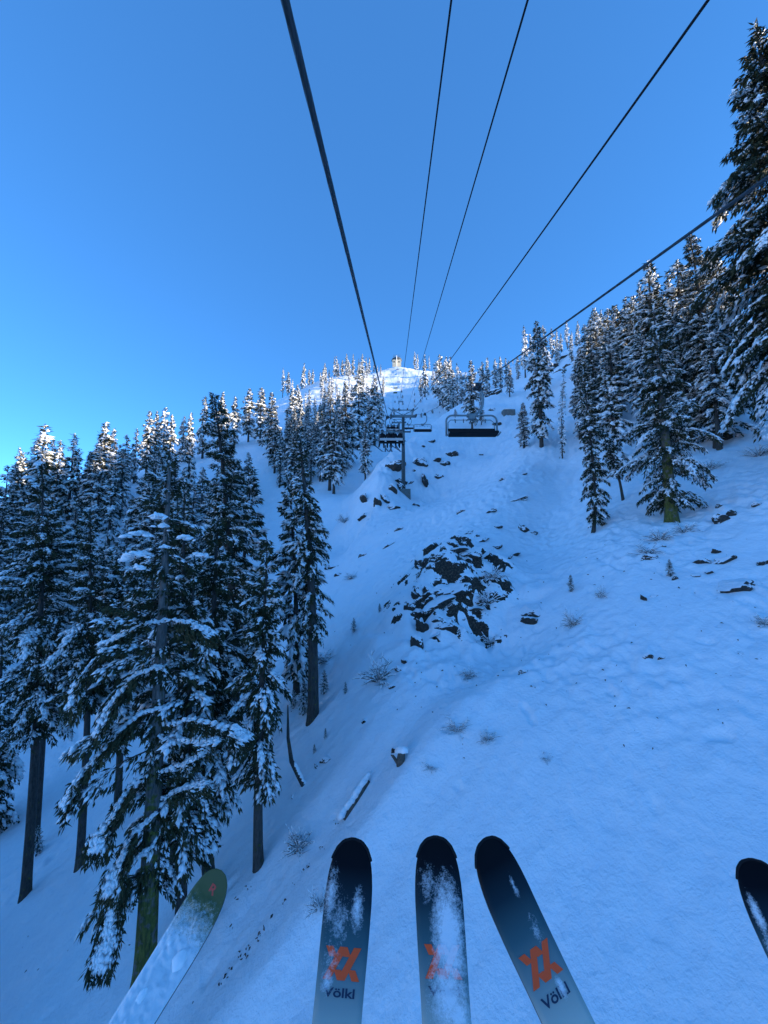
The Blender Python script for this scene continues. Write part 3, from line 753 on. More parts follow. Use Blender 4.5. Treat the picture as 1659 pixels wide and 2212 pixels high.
for i in range(38):
    px, py = g.uniform(845, 985), g.uniform(845, 905)
    b = hit(px, py)
    plant(g.choice(FAR), b - Vector((0, 0, .1)), g.uniform(.9, 2.2), 'tiny snowy fir dotted over the open slope above the towers', 'tiny firs on the open slope above the towers', 2.2, name='fir_seedling')

# ------------------------------------------------------------------ rocks
def rock_mesh(seed, sub=4):
    g = np.random.default_rng(seed)
    bm = bmesh.new(); bmesh.ops.create_icosphere(bm, subdivisions=sub, radius=1)
    pl = nrm(g.normal(0, 1, (13, 3))); c = g.uniform(.55, .95, 13)
    for v in bm.verts:
        d = np.array(v.co); dn = pl @ d
        with np.errstate(divide='ignore'): r = np.min(np.where(dn > .05, c / dn, 9))
        r = min(r, 1.15)
        nv = mnoise.fractal(Vector(d * 2.3) + Vector((seed * 3.1, 0, 0)), 1.0, 2.0, 4)
        v.co = Vector(d * r) * (1 + .10 * nv)
    me = bpy.data.meshes.new('rock'); bm.to_mesh(me); bm.free(); me.materials.append(M['rock'])
    return me
ROCK = [rock_mesh(i) for i in range(7)]
def put_rock(px, py, w, h, label, group, i):
    b = hit(px, py + h * .3)
    k = b.y / FPX
    g = random.Random(i * 7 + 1)
    o = link('rock', ROCK[i % 7]); tag(o, label, 'rock', group)
    sx, sz = w * k * (.95 if w > h * 1.1 else .75), h * k * .85
    o.location = b + Vector((0, .25 * sx, -.10 * sz)); o.scale = (sx, max(sx, sz) * .7, sz)
    o.rotation_euler = (g.uniform(-.3, .3), g.uniform(-.55, -.1), g.uniform(-.4, .4))
def rocks(lst, f, label, group, special=None, k0=0):
    for i, (cx_, cy_, w, h) in enumerate(lst):
        x0, y0, s = f
        if k0 == 90 and i < 15: w, h = w * 1.25, h * 1.35
        lab = (special or {}).get(i); put_rock(x0 + s * cx_, y0 + s * cy_, w * s, h * s, lab or label, None if lab else group, i + k0)
rocks([(770, 260, 140, 110), (920, 235, 130, 100), (1000, 150, 80, 50), (1090, 185, 70, 50), (1160, 240, 130, 80), (820, 375, 180, 50), (600, 450, 130, 90), (530, 560, 100, 80),
       (380, 540, 130, 130), (930, 410, 120, 90), (1080, 420, 140, 90), (1230, 400, 140, 50), (990, 510, 80, 80), (1340, 330, 90, 40), (370, 850, 130, 180), (320, 950, 100, 110),
       (700, 880, 300, 220), (870, 840, 220, 140), (540, 980, 140, 140), (600, 1060, 250, 80), (240, 1090, 120, 110), (340, 1140, 140, 60), (410, 1330, 120, 200), (720, 1340, 130, 90),
       (600, 1250, 90, 60), (1220, 1030, 160, 90), (1070, 1150, 140, 50), (320, 1530, 110, 140), (930, 1250, 60, 25), (180, 1800, 60, 80), (100, 1880, 70, 90), (560, 1450, 120, 30),
       (1500, 460, 80, 60), (1590, 440, 90, 40), (1360, 80, 70, 30)], (844.8, 1124.7, .16866),
      'dark rock jutting from the snowy outcrop below the tower', 'rocks of the snowy outcrop below the tower',
      {16: 'largest dark rock face in the snowy outcrop below the tower', 22: 'upright dark rock at the lower left end of the outcrop', 8: 'separate dark rock left of the top of the outcrop', 0: 'dark slab at the upper left of the outcrop',
       27: 'rock with twigs over it below the upright outcrop rock', 30: 'lowest rock in the tail of the outcrop beside the large shrub'})
rocks([(960, 390, 100, 110), (1045, 325, 70, 90), (1350, 225, 60, 50), (890, 745, 70, 80), (970, 840, 140, 90), (745, 850, 110, 60), (1180, 1100, 240, 170), (435, 1040, 50, 50), (160, 810, 90, 70),
       (300, 680, 60, 30), (100, 1250, 40, 80), (195, 1235, 60, 30), (680, 1005, 60, 30), (830, 970, 70, 40), (150, 1895, 60, 50), (295, 1905, 50, 30), (1155, 1860, 50, 40), (1410, 870, 90, 60), (930, 240, 60, 70)],
      (1371.5, 1042.3, .1984), 'small dark rock poking through the snow on the right slope', 'small rocks on the right slope',
      {6: 'biggest dark rock on the right slope shaped like a wedge', 0: 'lower of the two dark rocks right of the mossy trunked fir', 1: 'upper of the two dark rocks right of the mossy trunked fir',
       4: 'wide dark rock a little above the wedge shaped rock', 5: 'flat rock left of the wide dark rock on the right slope'}, 40)
rocks([(1390, 555, 90, 55), (1370, 610, 60, 50), (290, 318, 50, 25), (320, 358, 30, 25), (595, 200, 40, 20), (650, 115, 30, 20), (455, 255, 30, 20), (1325, 100, 40, 50), (1385, 135, 30, 20), (255, 1365, 40, 35),
       (205, 1400, 20, 25), (465, 1155, 25, 30), (617, 975, 25, 20), (1325, 890, 30, 25), (75, 1565, 20, 25), (630, 1320, 30, 30), (890, 640, 50, 40)], (603.5, 1097.2, .3968),
      'small dark stone poking through the open snow slope', 'small stones on the open snow slope',
      {0: 'snow capped rock standing alone right of the outcrop', 1: 'smaller rock tucked under the lone snow capped rock', 2: 'flat stone left of the outcrop near the gully'}, 70)
rocks([(830, 795, 60, 35), (980, 765, 70, 50), (1180, 735, 45, 35), (1100, 860, 30, 40), (1020, 870, 25, 70), (860, 890, 40, 30), (830, 940, 30, 40), (875, 930, 30, 50), (780, 985, 40, 50), (735, 1015, 30, 40),
       (820, 1045, 40, 30), (655, 985, 25, 50), (655, 1095, 40, 30), (1085, 770, 30, 20), (1130, 790, 30, 20), (1480, 878, 30, 25), (1560, 1000, 100, 24), (1600, 1170, 40, 60), (1410, 1070, 50, 25), (1275, 1195, 60, 25),
       (1230, 1075, 30, 20), (1420, 370, 70, 40), (1415, 465, 40, 30), (1445, 555, 40, 30), (960, 1030, 30, 30), (950, 830, 20, 20), (930, 900, 25, 20), (1000, 690, 20, 15), (1050, 660, 30, 15), (1600, 850, 40, 15), (1350, 740, 20, 15)],
      (548.6, 713.2, .3637), 'dark rock among snow on the knoll around the near tower', 'rocks on the knoll around the near tower',
      {0: 'broad rock left of the near tower pole on the knoll', 1: 'rock cluster right of the near tower pole on the knoll', 2: 'lone round rock under the nearest empty chair', 16: 'long rock seam on the flank below the short fir',
       21: 'rock on the white crest right of the nearest chair hanger'}, 90)
rocks([(420, 795, 70, 40), (480, 740, 60, 30), (500, 785, 60, 25), (450, 815, 50, 25)], (1042.3, 493.7, .3717), 'rock band on the right hand crest', 'rock band on the right hand crest', None, 130)

# ------------------------------------------------------------------ shrubs
def shrub_mesh(seed, n_=55):
    g = np.random.default_rng(seed); mb = MB(); sp = []; sa = []
    for i in range(n_):
        a = g.uniform(0, 6.28); l = g.uniform(.5, 1.1); el = g.uniform(.3, 1.3); arch = g.uniform(.3, .9)
        pts = []
        for s in (0, .3, .6, .85, 1.0):
            r = l * s * math.cos(el) + .15 * s
            pts.append((math.cos(a) * r + g.normal(0, .02), math.sin(a) * r + g.normal(0, .02), l * s * math.sin(el) - arch * .45 * s * s - .05))
        mb.tube(pts, [.013, .011, .009, .006, .003], 3, False)
        for _ in range(2):
            j = g.integers(1, 4); p = np.array(pts[j]); d = g.normal(0, .2, 3); d[2] = abs(d[2]) * .4
            mb.tube([p, p + d * .6, p + d], [.007, .005, .002], 3, False)
        for j in range(1, 5):
            for u in (.0, .5):
                if g.uniform() < .8:
                    p = np.array(pts[j]) * (1 - u) + np.array(pts[j - 1]) * u; sp.append(p + [0, 0, .012]); sa.append(np.array(pts[j]) - np.array(pts[j - 1]))
    me = bpy.data.meshes.new('twigs'); me.from_pydata([tuple(v) for a in mb.v for v in a], [], mb.f); me.materials.append(M['twig']); me.update()
    sp = np.array(sp); sa = nrm(np.array(sa)); up = nrm(np.array([0, 0, 1.]) - sa * sa[:, 2:3] + 1e-3); m = len(sp)
    v, f = lumps(sp, sa, up, g.uniform(.07, .15, m), g.uniform(.018, .045, m), g.uniform(.02, .045, m), g)
    return me, mesh_np('snow_load', v, [f], [M['snow']])
SHR = [shrub_mesh(300 + i) for i in range(4)]
shr = [(818, 1470, 80, 80, 'large twiggy shrub left of the tail of the outcrop'), (1064, 1250, 56, 46, 'upper frosted shrub on the right side of the outcrop'), (1054, 1303, 56, 44, 'lower frosted shrub on the right side of the outcrop'),
       (1058, 1388, 44, 36, 'twiggy shrub on the slope right below the outcrop'), (1012, 1460, 50, 28, 'low arching shrub on the open slope below the outcrop'), (645, 1835, 66, 72, 'wide bent shrub right of the slender fir'),
       (992, 1575, 64, 38, 'sparse shrub in the middle of the open slope'), (1052, 1598, 46, 36, 'thin shrub right of the sparse shrub on the open slope'), (1238, 1350, 46, 50, 'pale shrub on the slope right of the lone snow capped rock'),
       (930, 1655, 42, 20, 'flattened shrub right of the tree stump'), (1425, 1165, 60, 40, 'dark shrub left of the mossy trunk'), (1478, 1150, 50, 40, 'dark shrub right of the mossy trunk'), (1400, 1195, 60, 36, 'shrub below the mossy trunk'),
       (745, 1128, 34, 30, 'frosted shrub at the foot of the knoll'), (1640, 985, 60, 40, 'bare twigs under the tallest fir at the right edge'), (1530, 1015, 60, 36, 'bare low twigs right of the mossy trunked fir'),
       (1300, 1290, 30, 40, 'small dark shrub on the slope below the right gully'), (760, 1250, 34, 24, 'low shrub in the gully left of the outcrop'), (1650, 1350, 40, 44, 'twiggy shrub cut by the right edge'),
       (700, 1430, 60, 40, 'pale shrub right of the tall bare trunk'), (690, 1960, 46, 60, 'thin twigs in the snow left of the left patterned ski'), (1180, 1640, 30, 24, 'tiny twigs on the lower open slope')]
for i, (px, py, w, h, lab) in enumerate(shr):
    b = hit(px, py); k = b.y / FPX
    t = thing('shrub', b - Vector((0, 0, .05)), lab, 'shrub', None, i * 1.3)
    t.scale = (w * k * .62, w * k * .62, h * k * .95)
    link('twigs', SHR[i % 4][0], t, kind='stuff'); link('snow_load', SHR[i % 4][1], t, kind='stuff')

# stump with snow cap, log, bent sapling
b = hit(866, 1648); k = b.y / FPX
st = thing('tree_stump', b, 'broken dark stump with a round cap of snow on the open slope', 'stump')
mb = MB(); mb.tube([(0, 0, -.3), (0, 0, .25), (.05, 0, .6), (.02, 0, .72)], [.30, .26, .22, .13], 9); mb.tube([(-.2, 0, 0), (-.5, -.1, .45), (-.62, -.1, .52)], [.12, .09, .03], 6)
mb.obj('stump_wood', M['wood'], st, True)
v, f = lumps(np.array([[.12, .05, .62], [.0, .25, .55]]), np.array([[1., 0, 0]] * 2), np.array([[0, 0, 1.]] * 2), np.array([.48, .4]), np.array([.44, .4]), np.array([.34, .3]), np.random.default_rng(2), 2, 12)
link('snow_cap', mesh_np('snow_cap', v, [f], [M['snow']]), st)
st.scale = (k * 33, k * 33, k * 33)
def log_thing(p1, p2, rad, lab):
    a, c = hit(*p1), hit(*p2)
    o = thing('fallen_log', a, lab, 'log')
    d = c - a
    MB().tube([(0, 0, .02), d * .5 + Vector((0, 0, .08)), d + Vector((0, 0, .05))], [rad, rad * .9, rad * .7], 9).obj('log_wood', M['wood'], o, True)
    mm = 26; tt = np.linspace(0, 1, mm)[:, None]; P = np.array(d)[None] * tt + np.array([-rad * .35, 0, rad * .75 + .04]); ax = np.repeat(nrm(np.array(d)[None]), mm, 0)
    up = nrm(np.array([[0, 0, 1.]]) - ax * ax[:, 2:3])
    v, f = lumps(P, ax, up, np.random.default_rng(9).uniform(rad * .8, rad * 1.6, mm), np.random.default_rng(10).uniform(rad * .55, rad * 1.05, mm), np.random.default_rng(4).uniform(rad * .6, rad * 1.1, mm), np.random.default_rng(5), 2, 8)
    link('snow_load', mesh_np('snow_load', v, [f], [M['snow']]), o, kind='stuff')
log_thing((742, 1772), (796, 1690), .12, 'snow covered fallen log lying down the slope below the stump')
b = hit(660, 1690)
sp = thing('bent_sapling', b, 'leafless sapling bent at the foot beside the slender fir', 'tree')
kk = b.y / FPX
pts = [Vector((0, 0, -.2)), Vector((-14, 0, 12)) * kk, Vector((-30, 2, 40)) * kk, Vector((-38, 2, 85)) * kk, Vector((-40, 2, 150)) * kk]
MB().tube(pts, [.09, .085, .075, .055, .02], 8).obj('trunk', M['bark'], sp, True)
v, f = lumps(np.array([[p.x, p.y, p.z + .08] for p in [pts[1] * t + pts[0] * (1 - t) for t in np.linspace(0, 1, 5)] + [pts[2] * t + pts[1] * (1 - t) for t in np.linspace(0, .5, 4)]]), np.array([[-.75, 0, .65]] * 9),
             np.array([[.5, 0, .86]] * 9), np.full(9, .16), np.full(9, .09), np.full(9, .08), np.random.default_rng(3), 2)
link('snow_load', mesh_np('snow_load', v, [f], [M['snow']]), sp, kind='stuff')

# little bits of twig and bark strewn in the snow: nobody could count them
g = np.random.default_rng(21); mb = MB()
line = [(1220, 20), (1180, 50), (1105, 175), (1040, 265), (1015, 290), (970, 355), (915, 450), (860, 525), (815, 580), (795, 610), (780, 640), (740, 680), (735, 715), (700, 725), (650, 785), (625, 825), (690, 440), (740, 380), (655, 575), (595, 865)]
bits = [(219.4 + .4299 * x + g.normal(0, 3), 1755.5 + .4299 * y + g.normal(0, 3)) for x, y in line for _ in range(4)]
bits += [(g.uniform(560, 1650), g.uniform(1150, 1560)) for _ in range(130)] + [(g.uniform(1000, 1659), g.uniform(1250, 1650)) for _ in range(25)] + [(g.uniform(0, 420), g.uniform(1900, 2200)) for _ in range(14)]
for (px, py) in bits:
    b = hit(px, py); s = g.uniform(.02, .08) * (1 if b.y > 14 else .75)
    q = Matrix.Rotation(g.uniform(0, 6), 3, 'Z') @ Matrix.Rotation(g.uniform(-.6, .6), 3, 'X')
    mb.tube([b + q @ Vector((-s, 0, 0)), b + q @ Vector((0, s * .3, s * .35)), b + q @ Vector((s * .9, 0, s * .1))], [s * .12, s * .34, s * .06], 5, False)
deb = mb.obj('twig_litter', M['twig'], None, False, kind='stuff'); deb['label'] = 'dark bits of twig and bark strewn over the snow'

# ------------------------------------------------------------------ lift: ropes and cables
YT = 54.0
def rope_x(side, y): return (-.54 + .028 * y) if side < 0 else float(np.interp(y, [-40, 2.92, 14.8, 42, YT, 101, 325], [1.3, 3.2, 3.74, 4.6, 4.56, 5.8, 11.4]))
TOP2 = W(865, 911, 101); G3 = W(868, 868, 196)
def rope_z(side, y):
    knots = ([(-40, -10.6), (0, 2.26), (30, 10.47), (YT, 19.15), (57, 19.75), (85, 28.0)] if side < 0 else [(-40, -10.7), (0, 2.24), (14.8, 6.45), (42, 15.0), (YT, 19.15), (71, 24.45), (85, 28.0)])
    knots = knots + [(101, TOP2.z), (196, G3.z + 9), (325, 168)]
    for (a, za), (b_, zb_) in zip(knots[:-1], knots[1:]):
        if y <= b_: return za + (zb_ - za) * (y - a) / (b_ - a)
    return knots[-1][1]
def strand_rope(side):
    ys = np.concatenate([np.arange(-6, 8, .012), np.arange(8, 26, .05)])
    k = 24; pitch = .28
    c = np.array([(rope_x(side, y), y, rope_z(side, y)) for y in ys])
    tw = ys / pitch * 2 * np.pi / 6 * 1.0
    a = np.arange(k) / k * 2 * np.pi
    rr = (.0225 if side < 0 else .0165) * (.86 + .17 * np.abs(np.cos(3 * (a[None] + tw[:, None]))) ** .7)
    v = c[:, None, :] + np.stack([rr * np.cos(a)[None], -.3 * rr * np.sin(a)[None], rr * np.sin(a)[None]], -1)
    m = len(ys); idx = np.arange(m * k).reshape(m, k); nx = np.roll(idx, -1, 1)
    return v.reshape(-1, 3), np.stack([idx[:-1], nx[:-1], nx[1:], idx[1:]], -1).reshape(-1, 4)
for side, lab in ((-1, 'thick twisted haul rope running overhead on the left'), (1, 'haul rope crossing the right side down to the empty chairs')):
    v, f = strand_rope(side)
    far = MB().tube([(rope_x(side, y), y, rope_z(side, y)) for y in list(np.linspace(25.9, 30, 2)) + [36, 42, 48, YT, 57, 64, 71, 78, 85, 101, 130, 160, 196, 260, 325]], .0225 if side < 0 else .0165, 6)
    fv = np.vstack([np.array([tuple(p) for a in far.v for p in a])]); ff = np.array([q for q in far.f if len(q) == 4]) + len(v)
    back = MB().tube([(rope_x(side, y), y, rope_z(side, y)) for y in (-40, -20, -5.9)], .0225, 6)
    bv = np.array([tuple(p) for a in back.v for p in a]); bf = np.array([q for q in back.f if len(q) == 4]) + len(v) + len(fv)
    o = link('haul_rope', mesh_np('haul_rope', np.vstack([v, fv, bv]), [f, ff, bf], [M['rope']])); tag(o, lab, 'rope')
for (tx, ex, rr, lab) in ((975, 861, .012, 'leftmost of the three thin cables above the lift line'), (1140, 880, .012, 'middle one of the three thin cables above the lift line'), (1530, 893, .018, 'rightmost and thickest of the three thin cables above the lift line')):
    a = W(tx, 0, 3.6); e = W(ex, 884, YT); d = (e - a)
    pts = []
    for t in np.concatenate([np.linspace(-.5, 0, 4), np.linspace(.03, 1, 20)]):
        p = a + d * t; p.z -= max(0, 4 * t * (1 - t)) * .12; pts.append(p)
    o = MB().tube(pts, rr, 6).obj('overhead_cable', M['cable'], None, True); tag(o, lab, 'cable')

# ------------------------------------------------------------------ towers
def tower(cx_, y, ztop, zbase, half, label, detail=True):
    t = thing('lift_tower', (cx_, y, zbase), label, 'lift tower')
    h = ztop - zbase
    MB().tube([(0, 0, -.2), (0, 0, h * .5), (0, 0, h - .1)], [.29, .25, .20], 16).obj('pole', M['steel'], t, True)
    mbx = MB()
    for z in (h * .33, h * .66): mbx.cyl((0, 0, z), (0, 0, z + .1), .34, 16)
    mbx.obj('pole_flange', M['steel'], t)
    ft = MB().box((0, 0, -.7), (1.9, 1.7, 1.75)).obj('footing', M['concrete'], t, bevel=.04)
    v, f = lumps(np.array([[0, .1, .16]]), np.array([[1., 0, 0]]), np.array([[0, 0, 1.]]), np.array([.95]), np.array([.9]), np.array([.16]), np.random.default_rng(8), 2, 14)
    link('snow_cap', mesh_np('snow_cap', v, [f], [M['snow']]), ft)
    ca = MB(); ca.box((0, 0, h), (2 * half + .2, .34, .36)); ca.obj('crossarm', M['pale_steel'], t, bevel=.03)
    fr = MB()
    fr.beam((-half * .95, 0, h + .92), (half * .95, 0, h + .92), .12)
    for s in (-1, 1):
        fr.beam((s * half * .72, 0, h + .15), (s * half * .86, 0, h + .92), .13); fr.beam((s * .1, 0, h + .2), (s * half * .78, 0, h + .88), .09)
        fr.beam((s * half * .95, 0, h + .92), (s * half * 1.18, -.5, h + 1.1), .07)
    fr.obj('lifting_frame', M['pale_steel'], t)
    for s in (-1, 1):
        sh = MB(); sh.beam((s * half, -1.5, h + .12 - 1.5 * .3), (s * half, 1.5, h + .12 + 1.5 * .3), .16, .2); sh.beam((s * half, 0, h - .1), (s * half, 0, h + .2), .2)
        so = sh.obj('sheave_assembly', M['dark_steel'], t)
        for j in range(6):
            yy = -1.35 + .54 * j
            MB().cyl((s * half - .05, yy, h + .2 + yy * .3 - .02 - .1), (s * half + .05, yy, h + .2 + yy * .3 - .12), .19, 14).obj('sheave', M['dark_steel'], so)
        cw = MB()
        x0 = s * (half - .55)
        for zz in (.05, .55, 1.0): cw.beam((x0, -1.6, h + zz - .48), (x0, 1.6, h + zz + .48), .035)
        for yy in (-1.6, -.8, 0, .8, 1.6): cw.beam((x0, yy, h + .05 + yy * .3), (x0, yy, h + 1.0 + yy * .3), .03)
        cw.beam((x0 + s * .2, -1.6, h - .48), (x0 + s * .2, 1.6, h + .48), .4, .03)
        cw.obj('catwalk', M['pale_steel'], t)
    ld = MB()
    for s in (-1, 1): ld.beam((s * .18, -.42, 1.5), (s * .18, -.36, h - .2), .035)
    for j in range(int((h - 2) / .3)): ld.beam((-.18, -.42 + .06 * j * .3 / h, 1.7 + j * .3), (.18, -.42 + .06 * j * .3 / h, 1.7 + j * .3), .025)
    ld.obj('ladder', M['steel'], t)
    for sx_ in ((861, 880, 893) if detail else ()):
        xw = W(sx_, 884, YT).x - cx_
        MB().box((xw, 0, h + 1.02), (.16, .5, .2)).obj('cable_saddle', M['dark_steel'], t, bevel=.03)
    return t
gt = W(877, 1094, YT)
tower((rope_x(-1, YT) + rope_x(1, YT)) / 2, YT, rope_z(-1, YT) - .25, gz(2.8, YT) + .35, (rope_x(1, YT) - rope_x(-1, YT)) / 2, 'nearest lift tower with square concrete footing on the knoll')
tower((rope_x(-1, 101) + rope_x(1, 101)) / 2, 101, TOP2.z - .25, gz(4, 101) + .2, 1.75, 'second lift tower seen behind the nearest tower', False)
# ------------------------------------------------------------------ chairs
def arc(c, r, a0, a1, n_=7, plane='xz'):
    return [(c[0] + r * math.cos(R(a0 + (a1 - a0) * i / n_)), c[1], c[2] + r * math.sin(R(a0 + (a1 - a0) * i / n_))) for i in range(n_ + 1)]
def make_chair(label, group=None):
    """origin at the grip on the rope; riders face +Y"""
    t = thing('chairlift_chair', (0, 0, 0), label, 'chair', group)
    gp = MB(); gp.box((0, 0, -.02), (.13, .45, .14)); gp.cyl((-.12, .12, .02), (.12, .12, .02), .08, 12); gp.cyl((-.16, -.14, -.05), (.16, -.14, -.05), .07, 12); gp.box((-.09, 0, -.12), (.09, .2, .14))
    gp.obj('grip', M['dark_steel'], t, bevel=.015)
    top = -1.2
    hp = [(-.1, 0, -.1), (-.17, 0, -.3), (-.2, 0, -.55), (-.18, 0, -.75), (-.09, 0, -.97), (.03, 0, -1.1), (.2, 0, -1.17), (.32, 0, top)]
    MB().tube(hp, .05, 10).obj('hanger', M['pale_steel'], t, True)
    hb = MB(); hb.cyl((.1, 0, top), (.46, 0, top), .085, 12); hb.box((.28, 0, top - .08), (.24, .18, .16)); hb.obj('hanger_bracket', M['pale_steel'], t, bevel=.01)
    cxm = .28; w = 1.0; bt = -2.08; r = .24
    fp = [(cxm - w, .0, bt + .05), (cxm - w, 0, top - r)] + [(x, 0, z) for x, _, z in arc((cxm - w + r, 0, top - r), r, 180, 90)] + [(x, 0, z) for x, _, z in arc((cxm + w - r, 0, top - r), r, 90, 0)] + [(cxm + w, 0, bt + .05)]
    MB().tube(fp, .038, 8).obj('bail_frame', M['pale_steel'], t, True)
    arm = MB()
    for s in (-1, 1): arm.tube([(cxm + s * w, -.02, bt + .06), (cxm + s * (w - .02), .25, bt + .02), (cxm + s * (w - .02), .52, bt + .05)], .028, 8)
    arm.obj('seat_arm', M['pale_steel'], t, True, kind='stuff')
    MB().box((cxm, .26, bt + .06), (1.88, .50, .09), Matrix.Rotation(R(6), 3, 'X')).obj('seat', M['cushion'], t, bevel=.03)
    bk = MB().box((cxm, -.02, bt + .25), (1.88, .06, .22), Matrix.Rotation(R(8), 3, 'X')).obj('backrest', M['cushion'], t, bevel=.025)
    MB().box((cxm, -.072, bt + .245), (1.84, .02, .20), Matrix.Rotation(R(8), 3, 'X')).obj('back_panel', M['panel'], bk)
    rb = MB(); z0 = top - .13
    rb.tube([(cxm - w + .07, .03, bt + .12), (cxm - w + .09, -.12, z0 - .12), (cxm - w + .2, -.16, z0), (cxm + w - .2, -.16, z0), (cxm + w - .09, -.12, z0 - .12), (cxm + w - .07, .03, bt + .12)], .017, 8)
    for x in (-.62, -.28, .28, .62): rb.tube([(cxm + x, -.16, z0), (cxm + x, -.2, z0 + .06), (cxm + x * .96, -.2, z0 - .1)], .022, 6)
    rb.obj('restraint_bar', M['pale_steel'], t, True)
    return t
def at_rope(side, y): return Vector((rope_x(side, y), y, rope_z(side, y) - .04))
def look(px, py, y): return W(px, py, y)
ch = make_chair('nearest empty chair hanging from the right haul rope')
ch.location = at_rope(1, 14.8); ch.rotation_euler = (0, 0, R(180))
# the hanger of a down-coming chair shows on its other side
chair_specs = [(1, 42, 'second empty chair on the right rope beside the nearest tower', None), (1, 71, 'third empty chair on the right rope just behind the second', None), (1, 86, 'fourth empty chair on the right rope lowest behind the tower pole', None),
               (-1, 30, 'chair carrying four riders seen from behind left of the nearest tower', None), (-1, 57.5, 'loaded chair further up just beyond the nearest tower', None),
               (-1, 91, 'small distant chair on the left rope past the second tower', None), (1, 150, 'tiny chair on the open slope nearest above the second tower', None), (1, 215, 'tiny chair against the snow under the sunlit band', None), (1, 262, 'tiny chair against the shaded snow under the hilltop', None)]
chairs = {}
for side, y, lab, gname in chair_specs:
    c = copy_tree(ch, at_rope(side, y), None, (0, 0, R(180) if side > 0 else 0)); c['label'] = lab
    chairs[(side, y)] = c

# ------------------------------------------------------------------ riders (seated, seen from behind)
def rider_mesh(pose):
    """one continuous skinned body, hip at the origin, facing +Y"""
    me = bpy.data.meshes.new('body'); k = pose
    V = [(0, 0, 0, .17), (0, -.02, .22, .16), (0, .0, .44, .18), (0, .03, .56, .075), (0, .05, .66, .095), (0, .05, .76, .10),
         (-.19, .0, .47, .075), (-.25, .10, .24, .06), (-.17, .33, .14, .05), (-.12, .42, .14, .045),
         (.19, .0, .47, .075), (.25, .10, .24, .06), (.17, .33, .14, .05), (.12, .42, .14, .045),
         (-.10, .05, -.01, .11), (-.13 - k * .04, .45, .02, .085), (-.14 - k * .07, .47 - k * .1, -.38, .07), (-.14 - k * .09, .60 - k * .1, -.46, .06),
         (.10, .05, -.01, .11), (.13 + k * .02, .45, .02, .085), (.14 + k * .05, .44 + k * .05, -.38, .07), (.14 + k * .05, .57 + k * .05, -.46, .06)]
    E = [(0, 1), (1, 2), (2, 3), (3, 4), (4, 5), (2, 6), (6, 7), (7, 8), (8, 9), (2, 10), (10, 11), (11, 12), (12, 13), (0, 14), (14, 15), (15, 16), (16, 17), (0, 18), (18, 19), (19, 20), (20, 21)]
    me.from_pydata([v[:3] for v in V], E, [])
    o = link('body', me); mod = o.modifiers.new('skin', 'SKIN')
    for sv, v in zip(me.skin_vertices[0].data, V): sv.radius = (v[3], v[3])
    me.skin_vertices[0].data[0].use_root = True
    sb = o.modifiers.new('sub', 'SUBSURF'); sb.levels = 1
    bpy.context.view_layer.update()
    out = bpy.data.meshes.new_from_object(o.evaluated_get(bpy.context.evaluated_depsgraph_get()))
    bpy.data.objects.remove(o)
    out.materials.clear(); out.materials.append(M['cloth'])
    out.polygons.foreach_set('use_smooth', np.ones(len(out.polygons), bool))
    return out
def helmet_mesh():
    bm = bmesh.new(); bmesh.ops.create_uvsphere(bm, u_segments=14, v_segments=10, radius=.135)
    for v in bm.verts:
        v.co.y *= 1.15
        if v.co.z < -.04: v.co.z = -.04 - (v.co.z + .04) * .1
    me = bpy.data.meshes.new('helmet'); bm.to_mesh(me); bm.free(); me.materials.append(M['helmet'])
    me.polygons.foreach_set('use_smooth', np.ones(len(me.polygons), bool)); return me
def small_ski():
    vs = []; fs = []
    prof = [(-.75, .05, .02), (-.6, .055, 0), (0, .045, 0), (.6, .058, 0), (.78, .05, .04), (.88, .02, .11)]
    for y, w, z in prof: vs += [(-w, y, z), (w, y, z), (w, y, z - .015), (-w, y, z - .015)]
    for i in range(len(prof) - 1):
        for j in range(4): fs.append((i * 4 + j, i * 4 + (j + 1) % 4, i * 4 + 4 + (j + 1) % 4, i * 4 + 4 + j))
    fs += [(0, 3, 2, 1), (20, 21, 22, 23)]
    me = bpy.data.meshes.new('ski'); me.from_pydata(vs, [], fs); me.materials.append(M['skidark']); return me
BODY = [rider_mesh(0), rider_mesh(1)]; HELM = helmet_mesh(); SKI_S = small_ski()
for (key, names) in (((-1, 30), ['rider in dark jacket on the left end of the loaded chair', 'rider second from the left on the loaded chair wearing a blue grey helmet', 'rider third from the left on the loaded chair with a hood up', 'rider on the right end of the loaded chair beside the tower pole']),
                     ((-1, 57.5), ['rider on the left end of the chair beyond the tower', 'rider second from the left on the chair beyond the tower', 'rider third from the left on the chair beyond the tower', 'rider on the right end of the chair beyond the tower'])):
    c = chairs[key]
    for j, lab in enumerate(names):
        x = .28 + (-.72, -.2, .22, .78)[j]
        t = thing('person', c.location + Vector((x, .2, -2.08 + .24)), lab, 'person')
        t.rotation_euler = (0, 0, R((6, -4, 2, -5)[j])); t.scale = (1.0, 1, 1.0)
        bo = link('body', BODY[(j + 1) % 2], t)
        hm = link('helmet', HELM, t); hm.location = (0, .05, .77); hm.scale = (1, 1, 1.05)
        for s in (-1, 1):
            o = link('ski', SKI_S); tag(o, 'ski on the foot of a rider on the chair ' + ('left of the nearest tower' if key[1] == 30 else 'beyond the nearest tower'), 'ski', 'skis of the riders ' + ('left of the nearest tower' if key[1] == 30 else 'beyond the nearest tower'))
            kx = s * (.19 + .06 * ((j + 1) % 2))
            o.location = t.location + Vector((kx, .55, -.56)); o.rotation_euler = (R(-6), 0, R((25, 8, -40, 12)[j] * s * .5 - 12))

